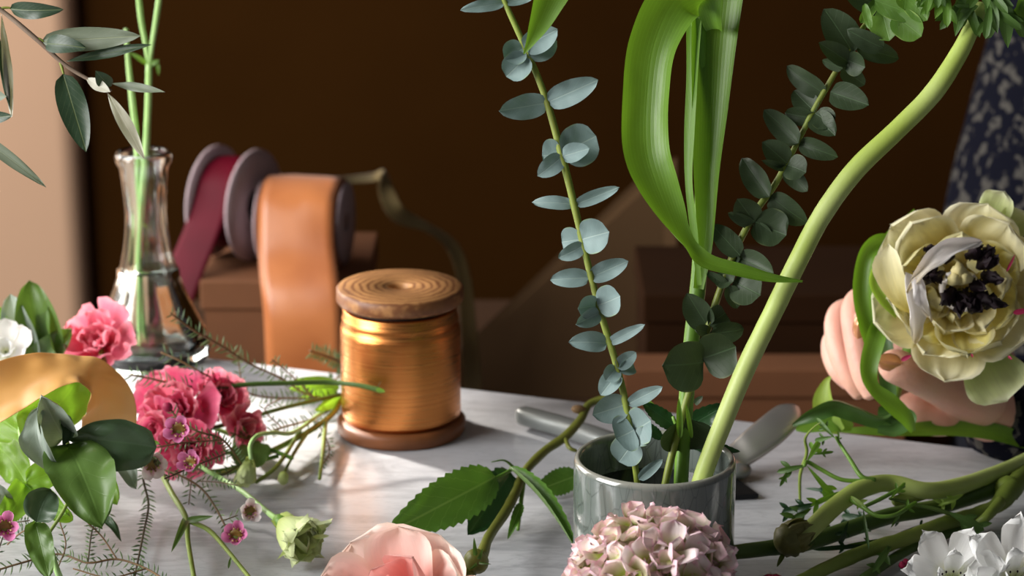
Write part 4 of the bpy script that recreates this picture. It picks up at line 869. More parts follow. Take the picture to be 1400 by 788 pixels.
for i, (b, t, w_, zb, zt, ro, mm) in enumerate([((66, 500), (39, 384), 78, .045, .115, .1, 'ivy_mid'), ((80, 500), (60, 410), 50, .04, .09, .9, 'ivy_mid'), ((40, 500), (14, 402), 62, .04, .10, .2, 'ivy_grey'), ((20, 500), (0, 420), 40, .04, .09, .5, 'ivy_bright'), ((45, 500), (98, 450), 50, .03, .05, 0, 'ivy_mid')]):
    B = P(b[0], b[1], 1.60); E = P(t[0], t[1], 1.59)
    T.add(leaf(M(), B, E, px(1.6, w_), shape='heart', roll=ro, fold=.5, curve=.08, wave=.08, seed=i+9, nv=16, nu=10), 'leaf', MAT[mm])
T = Thing('white_blossom', 'sunlit white blossom at the left edge above the gold ribbon', 'flower', G(12, 530, 0))
flower(T, P(8, 482, 1.55), Vector((.1, -.8, .6)), [dict(n=6, L=.022, W=.020, th=1.1, b0=.1, b1=-.6, cup=.4, ruf=.1, mat=MAT['white']), dict(n=5, L=.015, W=.014, th=.6, b1=-.5, cup=.4, ruf=.1, mat=MAT['white'])], 4)
T.add(tube(M(), [(P(8, 484, 1.55), .002), (G(12, 530, .0)+Vector((0, 0, .003)), .002)], 8), 'stem', MAT['stalk'])

# gold ribbon loop
T = Thing('ribbon', 'wide gold satin ribbon looping over the flowers at left', 'ribbon', G(60, 640, 0))
o = T.add(strap(M(), [(P(x, y, d), px(d, w_), r) for x, y, w_, r, d in [(-90, 583, 84, 0, 1.42), (-30, 550, 82, 0, 1.42), (20, 525, 76, .0, 1.42), (65, 511, 60, .25, 1.42), (103, 506, 46, .5, 1.423), (130, 517, 54, .4, 1.43), (145, 545, 74, .15, 1.445), (149, 580, 78, 0, 1.465), (147, 620, 78, 0, 1.49)]], n=12, fold=.3, nu=12, wave=.004, seed=6), 'ribbon_strip', MAT['satin_gold'])
mod(o, 'SOLIDIFY', thickness=0.0004); mod(o, 'SUBSURF', levels=1, render_levels=1)

# ------------------------------------------------------------------ pink ruffled flowers
def pinkflower(label, x, y, D, r, ax, seed, mats, zt=.004, rings=4):
    c = P(x, y, D); T = Thing('lisianthus', label, 'flower', (c.x, c.y, zt)); rs = []
    for k in range(rings):
        f = 1-k*.17
        rs.append(dict(n=5 if k < 2 else 4, L=r*1.2*f, W=r*1.45*f, th=1.30-.30*k, b0=.1, b1=-1.0, b2=.6, cup=.4, ruf=.17, freq=2.2, mat=MAT[mats[k % len(mats)]], shape='fan', br=.001, bh=.001*k, nv=11, nu=12))
    flower(T, c-ax.normalized()*r*.3, ax, rs, seed)
    return T, c
T, c = pinkflower('bright pink ruffled flower between gold ribbon and glass vase', 136, 470, 1.60, .026, Vector((-.2, -.7, .6)), 3, ['pink', 'pink'])
T.add(tube(M(), [(c, .002), (c+Vector((.01, -.02, -.03)), .002), (G(150, 560, .01), .002)], 8), 'stem', MAT['stalk'])
for i, (x, y, D, r, ax, lab) in enumerate([(242, 562, 1.545, .026, (-.1, -.8, .5), 'largest deep pink ruffled flower in the cluster beside the vase'), (300, 545, 1.56, .018, (.5, -.6, .5), 'pink ruffled flower at the upper right of the cluster'), (220, 590, 1.53, .019, (-.5, -.7, .3), 'pink ruffled flower at the left of the cluster beside the dark leaf'), (330, 585, 1.55, .014, (.7, -.6, .3), 'small deep pink ruffled flower at the right end of the cluster'), (262, 615, 1.52, .018, (0, -.9, .2), 'shaded deep pink ruffled flower at the bottom of the cluster'), (222, 535, 1.57, .015, (-.4, -.4, .8), 'small pink ruffled flower at the top left of the cluster')]):
    T, c = pinkflower(lab, x, y, D, r, Vector(ax), 20+i, ['pink_deep', 'pink', 'pink_deep'] if i % 2 == 0 else ['pink', 'pink_deep'], rings=4 if r > .017 else 3)
    T.o['group'] = 'deep pink flower cluster'
    T.add(tube(M(), [(c, .0018), (c+Vector((.01, .0, -.015)), .0016), (G(300+20*i, 612+3*i, .012), .0014)], 8), 'stem', MAT['stalk'])

# ------------------------------------------------------------------ sprigs with needle leaves
def sprig(label, pathpx, nL=14, every=7, mat='twig', dens=1, seed=0, wd=3.0, group=None):
    pth = gt([(x, y, wd, z) for x, y, z in pathpx]); T = Thing('needle_sprig', label, 'sprig', (pth[0][0].x, pth[0][0].y, 0.0)); 
    T.add(tube(M(), pth, 6), 'twig', MAT[mat]); r = random.Random(seed); m = M()
    d = [Vector(q) for q in spline([tuple(q) for q, _ in pth], 10)]
    acc = 0; 
    for i in range(len(d)-1):
        acc += (d[i+1]-d[i]).length; D = Dof(d[i])
        while acc > px(D, every*1.35):
            acc -= px(D, every*1.35); t = (d[i+1]-d[i]).normalized(); V = (CAM-d[i]).normalized(); s = t.cross(V).normalized()
            for q in range(2*dens):
                sd = 1 if q % 2 else -1
                v = (t*r.uniform(.35, .9)+s*sd*r.uniform(.6, 1)+V*r.uniform(-.4, .5)).normalized(); L = px(D, nL)*r.uniform(.7, 1.15)
                e = d[i]+v*L + Vector((0, 0, 0)); mid = d[i]+v*L*.5+s*sd*L*.06
                n_ = v.cross(V).normalized()*px(D, 1.25); up = V*px(D, .8)
                if e.z < .0008: e.z = .0008
                m.add([d[i]-n_*.5, d[i]+n_*.5, mid+n_*.9, mid-n_*.9, e, mid+up], [(0, 1, 5), (1, 2, 5), (2, 4, 5), (4, 3, 5), (3, 0, 5), (0, 3, 4, 2, 1)])
    T.add(m, 'needles', MAT['needle'], stuff=True, smooth=False); return T
def branchlet(T, pts, seed, nL=12, every=7, mat='twig', wd=2.2):
    pth = gt([(x, y, wd, z) for x, y, z in pts]); T.add(tube(M(), pth, 6), 'side_twig', MAT[mat]); r = random.Random(seed); m = M()
    d = [Vector(q) for q in spline([tuple(q) for q, _ in pth], 10)]; acc = 0
    for i in range(len(d)-1):
        acc += (d[i+1]-d[i]).length; D = Dof(d[i])
        while acc > px(D, every*1.35):
            acc -= px(D, every*1.35); t = (d[i+1]-d[i]).normalized(); V = (CAM-d[i]).normalized(); s = t.cross(V).normalized()
            for sd in (-1, 1):
                v = (t*r.uniform(.35, .9)+s*sd*r.uniform(.6, 1)+V*r.uniform(-.4, .5)).normalized(); L = px(D, nL)*r.uniform(.7, 1.15); e = d[i]+v*L; n_ = v.cross(V).normalized()*px(D, 1.2)
                e.z = max(e.z, .0008); mid = (d[i]+e)*.5; m.add([d[i], mid+n_, e, mid-n_, mid+V*px(D, .8)], [(0, 1, 4), (1, 2, 4), (2, 3, 4), (3, 0, 4), (0, 3, 2, 1)])
    T.add(m, 'needles', MAT['needle'], stuff=True, smooth=False)
S = sprig('needle sprig reaching up across the glass vase', [(455, 545, .01), (420, 540, .02), (385, 518, .04), (340, 497, .055), (300, 472, .07), (265, 452, .085), (232, 428, .1)], 17, 7, seed=1)
branchlet(S, [(330, 545, .03), (327, 500, .05), (318, 480, .06)], 2); branchlet(S, [(430, 545, .02), (400, 515, .04), (372, 492, .06)], 3)
S = sprig('needle sprig above the deep pink cluster pointing left', [(470, 545, .01), (430, 545, .015), (360, 543, .03), (320, 530, .045), (280, 512, .06), (245, 493, .07), (220, 482, .075)], 17, 8, seed=4)
S = sprig('short dense needle sprig just right of the gold ribbon', [(290, 528, .05), (250, 528, .055), (215, 520, .06), (178, 512, .065)], 18, 6, seed=5)
S = sprig('dense needle tip beside the left of the wire spool', [(450, 525, .005), (475, 505, .02), (458, 492, .035), (424, 480, .05)], 17, 5, seed=6, dens=2)
S = sprig('needle sprig under the long green stems left of the wire spool', [(470, 548, .006), (430, 572, .012), (385, 585, .016), (345, 600, .02), (315, 592, .03)], 15, 8, seed=7)
branchlet(S, [(430, 572, .012), (446, 600, .01), (450, 620, .006), (438, 640, .004)], 8); branchlet(S, [(385, 585, .016), (362, 560, .03), (385, 545, .04)], 9)
S = sprig('dark needle sprig hanging down under the large dark leaf', [(215, 628, .05), (196, 650, .03), (203, 690, .012), (196, 730, .008), (184, 790, .006)], 14, 6, 'twig_dark', seed=10)
S = sprig('needle sprig running along the bottom left edge', [(235, 800, .006), (200, 778, .008), (160, 765, .01), (120, 770, .01), (80, 758, .01), (30, 770, .01), (-10, 782, .008)], 15, 7, seed=11)
branchlet(S, [(160, 765, .01), (140, 735, .02), (120, 715, .03)], 12); branchlet(S, [(200, 778, .008), (150, 790, .008), (100, 778, .01)], 13); branchlet(S, [(80, 775, .01), (90, 745, .02), (82, 715, .03)], 14)
branchlet(S, [(10, 745, .01), (30, 728, .02), (60, 715, .03)], 15); branchlet(S, [(-5, 760, .008), (12, 720, .02), (40, 712, .03)], 16, mat='twig_dark'); branchlet(S, [(120, 770, .01), (128, 720, .012), (150, 700, .014)], 33, mat='twig_dark')
S = sprig('flowering twig reaching from the pink cluster toward the green bud', [(215, 640, .03), (245, 650, .03), (275, 668, .025), (295, 695, .02), (312, 728, .015)], 12, 9, seed=17)
branchlet(S, [(262, 655, .028), (258, 690, .01)], 18, wd=1.6); branchlet(S, [(270, 658, .026), (300, 660, .03), (325, 664, .034)], 19, wd=1.6); branchlet(S, [(305, 712, .018), (325, 705, .02)], 20, wd=1.6); branchlet(S, [(310, 722, .018), (330, 722, .02)], 21, wd=1.6)
S = sprig('flowering twig lying across the deep pink cluster', [(330, 635, .02), (305, 602, .05), (270, 590, .06), (245, 575, .065), (232, 558, .07)], 14, 7, seed=22)
branchlet(S, [(305, 602, .05), (250, 606, .06), (215, 612, .06)], 23); branchlet(S, [(310, 620, .03), (260, 640, .04), (225, 655, .04)], 24, mat='twig_dark'); branchlet(S, [(330, 635, .02), (300, 650, .02), (265, 640, .02)], 25, mat='twig_dark')
T0 = S; S.add(ell(M(), G(229, 557, .071), Vector((-1, 0, .5)), .0032, .003), 'bud', MAT['magenta'])

def waxflower(label, x, y, z, rpx, ax, mm, seed):
    c = G(x, y, z); r = px(Dof(c), rpx*1.32); T = Thing('waxflower', label, 'flower', (c.x, c.y, max(.0, c.z-.01)))
    T.add(ell(M(), c-Vector(ax).normalized()*r*.25, Vector(ax), r*.35, r*.42, 14, 8), 'calyx', MAT['stem_mid'])
    flower(T, c, Vector(ax), [dict(n=5, L=r*1.0, W=r*.95, th=1.15, b0=.2, b1=-.9, cup=.6, ruf=.05, mat=MAT[mm], br=r*.18, shape='round')], seed)
    ey = T.add(lathe_ax(c, Vector(ax), r), 'flower_eye', MAT['wax_eye'])
    for k in range(10):
        a, xx, yy = frame(Vector(ax)); q = c+(xx*math.cos(k*.628)+yy*math.sin(k*.628))*r*.42+a*r*.25
        T.add(ell(M(), q, a, r*.10, r*.08, 6, 4), 'stamen', MAT['wax_eye'] if k % 2 else MAT['pistil'], parent=ey)
    T.add(tube(M(), [(c-Vector(ax).normalized()*r*.4, r*.12), (c-Vector(ax).normalized()*r*1.3+Vector((0, .002, .002)), r*.08)], 6), 'stalk', MAT['stem_mid'])
def lathe_ax(c, ax, r):
    m = M(); return axis_lathe(m, c, ax, [(r*.02, r*.12), (r*.2, r*.1), (r*.38, r*.2), (r*.42, r*.12), (r*.4, -.05*r)], 16)
waxflower('purple pink waxflower in front of the deep pink cluster', 245, 588, .07, 17, (-.1, -.9, .4), 'wax', 1)
waxflower('white pink-centred waxflower above the magenta one near the green bud', 341, 701, .022, 14.5, (.3, -.8, .5), 'wax_white', 2)
waxflower('magenta waxflower at the twig end near the green bud', 323, 733, .018, 16, (-.1, -.8, .6), 'wax', 3)
waxflower('magenta waxflower at the far left edge under the leaves', 6, 722, .04, 17, (.3, -.8, .5), 'wax', 4)
waxflower('pale pink waxflower behind the tip of the large dark leaf', 207, 634, .045, 18, (.4, -.8, .1), 'wax_white', 5)
waxflower('half hidden pink waxflower low in the deep pink cluster', 262, 634, .05, 15, (-.3, -.7, .6), 'wax', 6)

# ------------------------------------------------------------------ green buds and loose green stems
T = Thing('lisianthus_bud', 'pale green half-open ruffled bud lying alone on the marble', 'bud', G(405, 770, 0))
ba = (G(428, 748, .016)-G(382, 712, .022)).normalized(); bc = G(384, 714, .022)
flower(T, bc, ba, [dict(n=5, L=.030, W=.027, th=.50, b0=.5, b1=-1.6, b2=.5, cup=.6, ruf=.08, mat=MAT['bud_green'], br=.002), dict(n=5, L=.029, W=.023, th=.34, b0=.45, b1=-1.2, b2=.8, cup=.7, ruf=.25, freq=5, mat=MAT['bud_green'], br=.002), dict(n=5, L=.026, W=.018, th=.2, b0=.3, b1=-.8, b2=.9, cup=.8, ruf=.3, freq=5, mat=MAT['bud_green'])], 8)
T.add(GL((428, 735), (450, 733), 10, .02, .02, fold=.5), 'petal_tip', MAT['bud_green'])
T.add(ell(M(), bc, ba, .006, .0045), 'calyx', MAT['stalk'])
T.add(tube(M(), [(bc, .0022)]+gt([(365, 700, 8, .022), (335, 675, 7, .022), (305, 656, 7, .022), (285, 645, 6, .026), (255, 625, 5, .03)]), 8), 'stem', MAT['stem_vase'])
T = Thing('lisianthus_bud', 'small green bud with nodding stem right of the pink cluster', 'bud', G(345, 660, 0))
bc = G(343, 640, .018)
flower(T, bc+Vector((0, 0, .006)), Vector((-.2, -.5, -.7)), [dict(n=5, L=.019, W=.015, th=.6, b0=.4, b1=-1.4, cup=.6, ruf=.15, mat=MAT['bud_green']), dict(n=4, L=.015, W=.012, th=.3, b0=.3, b1=-.9, cup=.6, ruf=.3, freq=5, mat=MAT['bud_green'])], 5)
T.add(tube(M(), gt([(343, 628, 6, .03), (342, 610, 6, .036), (352, 596, 6, .038), (375, 592, 6, .032), (400, 592, 6, .022), (432, 570, 6, .014), (460, 545, 6, .01)]), 8), 'stem', MAT['stem_vase'])
for b, t, w_ in (((345, 625), (330, 655), 16), ((350, 600), (330, 590), 40), ((355, 605), (352, 640), 36), ((325, 610), (335, 640), 30)):
    T.add(GL(b, t, w_, .02, .012, shape='heart', wave=.1, seed=w_), 'leaf', MAT['ivy_mid'])
T = stemthing('long straight dark green stem whose tip crosses the wire spool', gt([(280, 532, 6, .05), (340, 526, 7, .05), (400, 524, 7, .048), (450, 523, 7, .046), (490, 527, 7, .046), (520, 534, 8, .044)]), 'stem_dark', cat='stem')
T.add(GL((514, 533), (527, 536), 9, .045, .044), 'tip_bud', MAT['fern_bright']); T.add(GL((516, 530), (521, 521), 2.5, .045, .05), 'tip_thread', MAT['twig'])
T = stemthing('dark green stem sloping up toward the foot of the wire spool', gt([(270, 590, 6, .03), (320, 578, 6, .028), (380, 560, 6, .026), (430, 548, 6, .022), (465, 540, 5, .018)]), 'stem_dark')
for b, t, w_ in (((465, 530), (395, 532), 26), ((468, 545), (430, 562), 22), ((462, 536), (410, 545), 20), ((455, 520), (400, 520), 16)):
    T.add(GL(b, t, w_, .014, .018, shape='ovate'), 'leaf', MAT['ivy_bright'])
T = stemthing('branching light green stem ending in a tiny bud near the wire spool', gt([(468, 540, 8, .014), (458, 562, 8, .012), (438, 580, 8, .012), (405, 600, 8, .012), (370, 618, 8, .012), (330, 640, 7, .014), (295, 650, 6, .02)]), 'stem_mid')
T.add(tube(M(), gt([(445, 575, 7, .012), (442, 610, 6, .010), (437, 655, 5, .006)]), 8), 'side_stem', MAT['stem_mid'])
T.add(tube(M(), gt([(420, 592, 6, .012), (402, 620, 5, .010), (388, 648, 4, .006)]), 8), 'side_stem', MAT['stem_mid'])
T.add(tube(M(), gt([(410, 590, 6, .014), (380, 636, 6, .012), (350, 660, 5, .008)]), 8), 'side_stem', MAT['stem_mid'])
T.add(ell(M(), G(387, 654, .006), Vector((0, -.3, -1)), .0045, .0035, 10, 8, .3), 'bud', MAT['bud_green'])
T = stemthing('thin green forked stem lying below the pink cluster', gt([(218, 642, 8, .02), (235, 675, 8, .014), (254, 708, 8, .012), (257, 740, 7, .01), (266, 795, 7, .008)]), 'stem_mid')
T.add(tube(M(), gt([(256, 712, 7, .012), (285, 725, 7, .012), (310, 752, 6, .01), (345, 795, 6, .008)]), 8), 'side_stem', MAT['stem_mid'])
for b, t, w_, zt_ in (((256, 712), (292, 706), 14, .02), ((254, 712), (234, 756), 17, .012), ((316, 762), (312, 778), 6, .006)):
    T.add(GL(b, t, w_, .013, zt_, fold=.5, curve=.15), 'leaf', MAT['ivy_mid'])

# ------------------------------------------------------------------ double tulip
tc = P(1312, 396, 1.475); axt = ((CAM-tc).normalized()+Vector((.05, 0, .06))).normalized()
T = Thing('double_tulip', 'large cream double tulip with dark centre held in the hand', 'tulip', G(1225, 600, .01))
flower(T, tc-axt*.022, axt, [
    dict(n=6, L=.062, W=.060, th=1.30, b0=.15, b1=-1.1, b2=.5, cup=.35, ruf=.09, mat=MAT['tulip'], nv=15, nu=14, var=.8),
    dict(n=6, L=.056, W=.054, th=1.10, b0=.15, b1=-.9, b2=.4, cup=.35, ruf=.10, mat=MAT['tulip'], nv=15, nu=14, br=.003, bh=.002),
    dict(n=6, L=.048, W=.045, th=.95, b0=.15, b1=-.8, b2=.3, cup=.4, ruf=.12, mat=MAT['tulip_yellow'], nv=15, nu=14, br=.004, bh=.003),
    dict(n=6, L=.039, W=.036, th=.80, b0=.15, b1=-.8, b2=.3, cup=.45, ruf=.14, mat=MAT['tulip'], nv=15, nu=14, br=.005, bh=.004),
    dict(n=5, L=.031, W=.024, th=.70, b0=.1, b1=-.7, b2=.2, cup=.5, ruf=.2, mat=MAT['tulip_yellow'], nv=15, nu=14, br=.006, bh=.004, notch=.3),
    dict(n=3, L=.034, W=.030, th=.62, b0=.1, b1=-1.3, b2=.4, cup=.6, ruf=.16, mat=MAT['tulip_white'], br=.007, bh=.004, notch=.3)], seed=21)
a_, x_, y_ = frame(axt)
def offc(dx, dy, h):                    # dx right, dy up in the flower's own plane (metres)
    rt_ = Vector((1, 0, 0)); rt_ = (rt_-axt*rt_.dot(axt)).normalized(); up_ = rt_.cross(axt)*-1
    if up_.z < 0: up_ = -up_
    return tc + rt_*dx + up_*dy + axt*h
# green-tinged outer petals: lower right and top right, folded one on the left
for (px0, px1, wd, ro) in (((1330, 470), (1378, 548), 110, 0.1), ((1345, 320), (1372, 262), 62, .2), ((1360, 330), (1402, 290), 60, -.2)):
    T.add(leaf(M(), P(*px0, 1.485), P(*px1, 1.47), px(1.48, wd), roll=ro, fold=.35, curve=-.1, shape='petal', wave=.14, nv=14, nu=12, seed=px1[0]), 'petal', MAT['tulip_green'])
T.add(leaf(M(), P(1252, 430, 1.462), P(1215, 285+48, 1.450), px(1.46, 62), roll=.5, fold=.6, curve=.15, shape='petal', wave=.1, seed=3, nv=14, nu=10), 'petal', MAT['tulip'])
T.add(leaf(M(), P(1250, 470, 1.455), P(1238, 372, 1.435), px(1.45, 46), roll=-.5, fold=.7, curve=.1, shape='petal', wave=.1, seed=4, nv=14, nu=10), 'petal', MAT['tulip_white'])
# long pale arched petal above the centre
T.add(leaf(M(), P(1240, 402, 1.430), P(1342, 330, 1.425), px(1.43, 34), roll=.5, fold=.5, curve=.25, shape='obovate', wave=.14, seed=14, nv=16, nu=10), 'petal', MAT['tulip_white'])
T.add(leaf(M(), P(1274, 440, 1.430), P(1252, 372, 1.425), px(1.43, 24), roll=.3, fold=.5, curve=.2, shape='obovate', wave=.2, seed=15), 'petal', MAT['tulip_white'])
rq = random.Random(2)
for (x, y, dx, dy) in ((1286, 352, -12, -8), (1276, 366, -14, 4), (1340, 362, 14, -6), (1346, 376, 14, 4), (1328, 350, 8, -10), (1320, 400, 4, 12), (1334, 404, 16, 8), (1302, 398, -8, 12), (1296, 354, -4, -10), (1310, 404, 2, 16), (1330, 388, 10, 4), (1270, 380, -8, -4), (1345, 352, 8, -8), (1344, 410, 18, 4), (1324, 412, 10, 8), (1284, 376, -6, 2)):
    b = P(x, y, 1.453); e = P(x+dx*1.2, y+dy*1.2, 1.438); ap = M(); ell(ap, (b+e)*.5, e-b, (e-b).length*.65, .0040, 12, 10, 1.1)
    leaf(ap, b, e+(e-b)*.5, .008, roll=rq.uniform(-1, 1), fold=.6, shape='obovate', wave=.25, seed=x); T.add(ap, 'anther', MAT['anther'])
for k in range(3):
    q = P(1312+8*math.cos(k*2.1+.4), 377+7*math.sin(k*2.1+.4), 1.438); T.add(ell(M(), q, axt, .005, .0042, 10, 8, .5), 'stigma', MAT['pistil'])
T.add(ell(M(), P(1312, 378, 1.446), axt, .012, .0055, 12, 8), 'pistil', MAT['pistil'])
for b, t, w_ in (((1232, 493), (1246, 486), 9), ((1376, 372), (1388, 348), 5), ((1385, 428), (1408, 424), 11), ((1328, 484), (1330, 489), 4), ((1378, 487), (1384, 492), 5)):
    T.add(PL(b, t, w_, 1.432, 1.430), 'petal_fleck', MAT['magenta'])
T.add(tube(M(), [(tc-axt*.022, .005), (P(1290, 430, 1.53), .0042), (P(1245, 475, 1.535), .004), (P(1222, 540, 1.53), .0042), (P(1212, 590, 1.535), .004)], 12), 'stem', MAT['stalk'])
for i, (pp, fo, mm) in enumerate([
    ([(1240, 338, 22, .4, 1.50), (1222, 330, 24, .2, 1.49), (1200, 332, 30, .1, 1.485), (1185, 352, 32, 0, 1.48), (1179, 395, 34, 0, 1.48), (1183, 435, 32, .1, 1.482), (1191, 475, 22, .2, 1.49), (1196, 500, 8, .2, 1.50)], .7, 'blade'),
    ([(1240, 342, 8, .2, 1.49), (1225, 350, 20, .2, 1.478), (1204, 362, 22, .1, 1.470), (1196, 385, 22, 0, 1.468), (1206, 410, 20, .2, 1.470), (1226, 432, 16, .3, 1.475)], .8, 'blade_pale'),
    ([(1250, 286, 2, 0, 1.50), (1236, 305, 14, 0, 1.50), (1216, 325, 20, .2, 1.50), (1206, 350, 26, .2, 1.50), (1200, 380, 20, .2, 1.50)], .5, 'blade'),
    ([(1218, 395, 12, .4, 1.50), (1208, 430, 26, .2, 1.485), (1196, 465, 30, .1, 1.475), (1186, 505, 28, .3, 1.470), (1192, 532, 24, .6, 1.470), (1216, 552, 28, .3, 1.472), (1238, 572, 22, .2, 1.48), (1248, 590, 8, .2, 1.49)], .45, 'blade'),
    ([(1205, 400, 14, 0, 1.51), (1206, 450, 26, 0, 1.51), (1212, 500, 26, 0, 1.51), (1216, 560, 22, 0, 1.52)], .4, 'blade_dark'),
    ([(1232, 560, 20, .6, 1.51), (1205, 572, 30, .9, 1.505), (1170, 560, 36, .8, 1.50), (1140, 553, 34, .6, 1.50), (1112, 566, 26, .3, 1.50), (1084, 582, 5, 0, 1.505)], .7, 'blade_dark'),
    ([(1150, 590, 14, 0, 1.53), (1135, 575, 36, .2, 1.53), (1128, 548, 34, .4, 1.53), (1130, 525, 14, .4, 1.53), (1136, 515, 3, .4, 1.53)], .5, 'blade_pale'),
    ([(1165, 585, 10, 0, 1.535), (1148, 578, 26, .1, 1.53), (1125, 578, 26, .1, 1.53), (1100, 584, 18, 0, 1.53), (1088, 588, 4, 0, 1.53)], .3, 'blade'),
    ([(1200, 565, 20, 0, 1.51), (1225, 568, 36, 0, 1.51), (1236, 590, 24, 0, 1.51)], .5, 'blade_dark'),
    ([(1200, 588, 12, .2, 1.50), (1225, 590, 22, .4, 1.50), (1245, 572, 22, .2, 1.50), (1232, 556, 6, .2, 1.50)], .5, 'blade_dark')]):
    T.add(strap(M(), spx(pp), fold=fo, n=8), 'blade', MAT[mm])
T = Thing('tulip_leaf', 'long green tulip leaf lying along the table edge at right', 'leaf', G(1200, 600, 0))
T.add(strap(M(), [(P(x, y, d), px(d, w_), r) for x, y, w_, r, d in [(1140, 588, 6, .2, 1.55), (1200, 590, 15, .3, 1.545), (1260, 588, 22, .3, 1.545), (1310, 586, 26, .2, 1.55), (1360, 592, 26, .2, 1.555), (1400, 604, 22, .2, 1.56), (1440, 618, 14, .2, 1.565)]], fold=.4, n=8), 'blade', MAT['blade'])

# ------------------------------------------------------------------ person
T = Thing('person', 'person in a dark blue floral blouse holding the cream tulip', 'person', (0.56, 2.02, -0.9))
m = M()
def fing(pts, segs=14, n=6): tube(m, [(P(x, y, d), px(d, w_)*.475) for x, y, w_, d in pts], segs, n)
# middle, ring and little fingers seen from the side, tips pointing down
fing([(1262, 440, 50, 1.570), (1222, 412, 44, 1.566), (1184, 408, 40, 1.552), (1168, 424, 40, 1.545), (1172, 470, 38, 1.535), (1181, 512, 36, 1.530), (1193, 541, 28, 1.528)])
fing([(1262, 455, 50, 1.590), (1210, 430, 42, 1.588), (1160, 425, 38, 1.572), (1145, 440, 38, 1.565), (1148, 480, 36, 1.555), (1162, 515, 34, 1.550), (1178, 540, 26, 1.548)])
fing([(1260, 470, 48, 1.605), (1200, 462, 38, 1.604), (1148, 460, 34, 1.592), (1138, 478, 34, 1.584), (1146, 506, 31, 1.575), (1162, 526, 24, 1.572)])
# index finger curling round behind the blade, nail towards us
fing([(1275, 420, 48, 1.560), (1235, 405, 40, 1.545), (1202, 408, 36, 1.528), (1186, 428, 34, 1.520), (1178, 452, 30, 1.518)])
# thumb
fing([(1345, 548, 78, 1.560), (1305, 535, 66, 1.535), (1268, 522, 52, 1.515), (1245, 510, 52, 1.505), (1222, 500, 50, 1.500), (1211, 496, 38, 1.498)], 20)
# palm, thumb base, heel and wrist
for x, y, D, ra, rb, dr in ((1285, 480, 1.580, .040, .026, (1, .1, .1)), (1300, 520, 1.568, .034, .022, (1, .1, -.5)), (1275, 565, 1.560, .026, .015, (1, .1, -.2)), (1320, 500, 1.585, .034, .026, (1, .2, 0)), (1330, 545, 1.570, .030, .020, (1, .2, -.2))):
    ell(m, P(x, y, D), Vector(dr), ra, rb, 20, 14)
fing([(1300, 525, 100, 1.575), (1355, 560, 96, 1.575), (1430, 575, 92, 1.590), (1520, 560, 110, 1.63)], 24)
hand = T.add(m, 'body', MAT['skin'], label='bare hand with curled fingers')
mod(hand, 'REMESH', mode='VOXEL', voxel_size=0.0012, use_smooth_shade=True); mod(hand, 'SMOOTH', factor=.7, iterations=3)
def nail(c, D, t, D2, w_, ro, lab):
    o = T.add(leaf(M(), P(c[0], c[1], D), P(t[0], t[1], D2), px(D, w_), roll=ro, fold=-.55, curve=.08, shape='round', nv=12, nu=10), 'fingernail', MAT['nail'], label=lab, parent=hand); mod(o, 'SOLIDIFY', thickness=.0006)
nail((1233, 497), 1.4895, (1201, 494), 1.489, 29, 0, 'bronze thumbnail'); nail((1175, 430), 1.501, (1172, 464), 1.503, 22, -.35, 'shiny bronze nail of the index finger')
# body under the clothes
def loft(name, secs, mat, label=None, segs=28):
    d = spline([(*c, rx, ry) for c, rx, ry in secs], 5); m = M()
    m.grid([[Vector(q[:3])+Vector((q[3]*math.cos(2*PI*k/segs), q[4]*math.sin(2*PI*k/segs), 0)) for k in range(segs)] for q in d], closed=True)
    m.f.append(tuple(segs-1-k for k in range(segs))); e = len(m.v)-segs; m.f.append(tuple(e+k for k in range(segs)))
    return T.add(m, name, mat, label=label)
def skinned(name, verts, edges, radii, mat, root=0, lvl=2, parent=None, label=None):
    me = bpy.data.meshes.new(name); me.from_pydata([tuple(Vector(v)-T.loc) for v in verts], edges, []); me.materials.append(mat)
    o = bpy.data.objects.new(name, me); COL.objects.link(o); o.parent = T.o
    sk = o.modifiers.new('skin', 'SKIN'); sk.use_smooth_shade = True
    for i, r_ in enumerate(radii):
        d = me.skin_vertices[0].data[i]; d.radius = r_ if isinstance(r_, tuple) else (r_, r_); d.use_root = (i == root)
    mod(o, 'SUBSURF', levels=lvl, render_levels=lvl)
    if label: o['label'] = label
    return o
bx, by = 0.56, 2.02
wr = P(1470, 575, 1.61); el = P(1700, 470, 1.75); sh_ = Vector((bx-.15, by, .46))
el = Vector((.44, 1.74, .06)); 
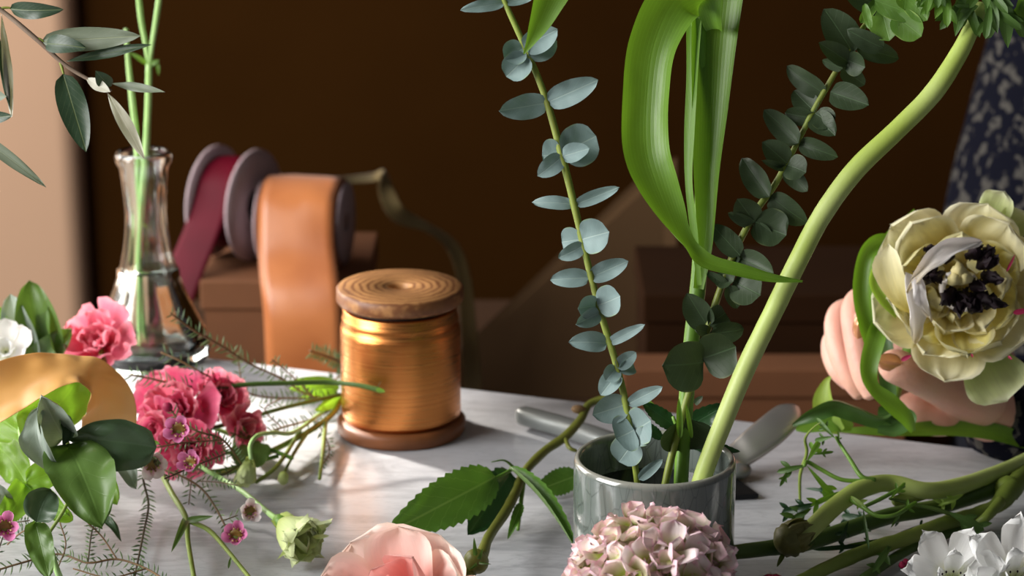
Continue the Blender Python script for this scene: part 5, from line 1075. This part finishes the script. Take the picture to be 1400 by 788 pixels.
fig = loft('figure', [((bx, by, .0), .15, .10), ((bx, by, .26), .12, .08), ((bx, by, .42), .14, .08), ((bx, by, .475), .06, .05), ((bx, by-.01, .53), .048, .05), ((bx, by-.02, .56), .06, .075), ((bx, by-.02, .64), .072, .092), ((bx, by-.01, .71), .062, .08), ((bx, by, .745), .02, .03)], MAT['skin'])
blo = loft('blouse', [((bx, by, -.12), .195, .135), ((bx, by, .02), .186, .125), ((bx, by, .12), .168, .115), ((bx, by, .27), .14, .10), ((bx, by, .38), .165, .105), ((bx, by, .45), .15, .085), ((bx, by, .485), .075, .065)], MAT['cloth'], 'dark blue blouse with pale floral print')
for pts in ([(sh_, .062), (Vector((bx-.13, by-.16, .26)), .054), (Vector((.49, 1.74, .10)), .050), (P(1460, 570, 1.63), .042), (P(1385, 565, 1.59), .036), (P(1362, 562, 1.582), .035)], [(Vector((bx+.15, by, .46)), .062), (Vector((bx+.22, by-.05, .26)), .052), (Vector((bx+.2, by-.2, .06)), .042)]):
    T.add(tube(M(), pts, 20, 8), 'sleeve', MAT['cloth'], parent=blo)
loft('trousers', [((bx, by, -.30), .13, .10), ((bx, by, -.16), .17, .12), ((bx, by, -.04), .165, .11)], MAT['trousers'])
for s_ in (-1, 1): loft('trouser_leg', [((bx+.1*s_, by+.01, -.875), .06, .07), ((bx+.095*s_, by, -.5), .072, .08), ((bx+.08*s_, by, -.2), .09, .10)], MAT['trousers'])
loft('hair', [((bx, by+.04, .55), .07, .05), ((bx, by+.03, .64), .084, .082), ((bx, by+.01, .72), .074, .09), ((bx, by, .77), .02, .03)], MAT['hair'])
for s_ in (-1, 1):
    m = M(); ell(m, Vector((bx+.1*s_, by-.03, -.868)), Vector((0, 1, 0)), .12, .042, 16, 10)
    for q in m.v: q.z = max(q.z, -.899)
    T.add(m, 'shoe', MAT['trousers'])
for s_ in (-1, 1): T.add(ell(M(), Vector((bx+.03*s_, by-.098, .635)), Vector((0, 1, 0)), .006, .009, 10, 8), 'eye', MAT['dark_core'], parent=fig)
T.add(ell(M(), Vector((bx, by-.105, .605)), Vector((0, -.4, 1)), .018, .009, 10, 8), 'nose', MAT['skin'], parent=fig); T.add(ell(M(), Vector((bx, by-.095, .572)), Vector((1, 0, 0)), .02, .005, 10, 8), 'mouth', MAT['satin_red'], parent=fig)
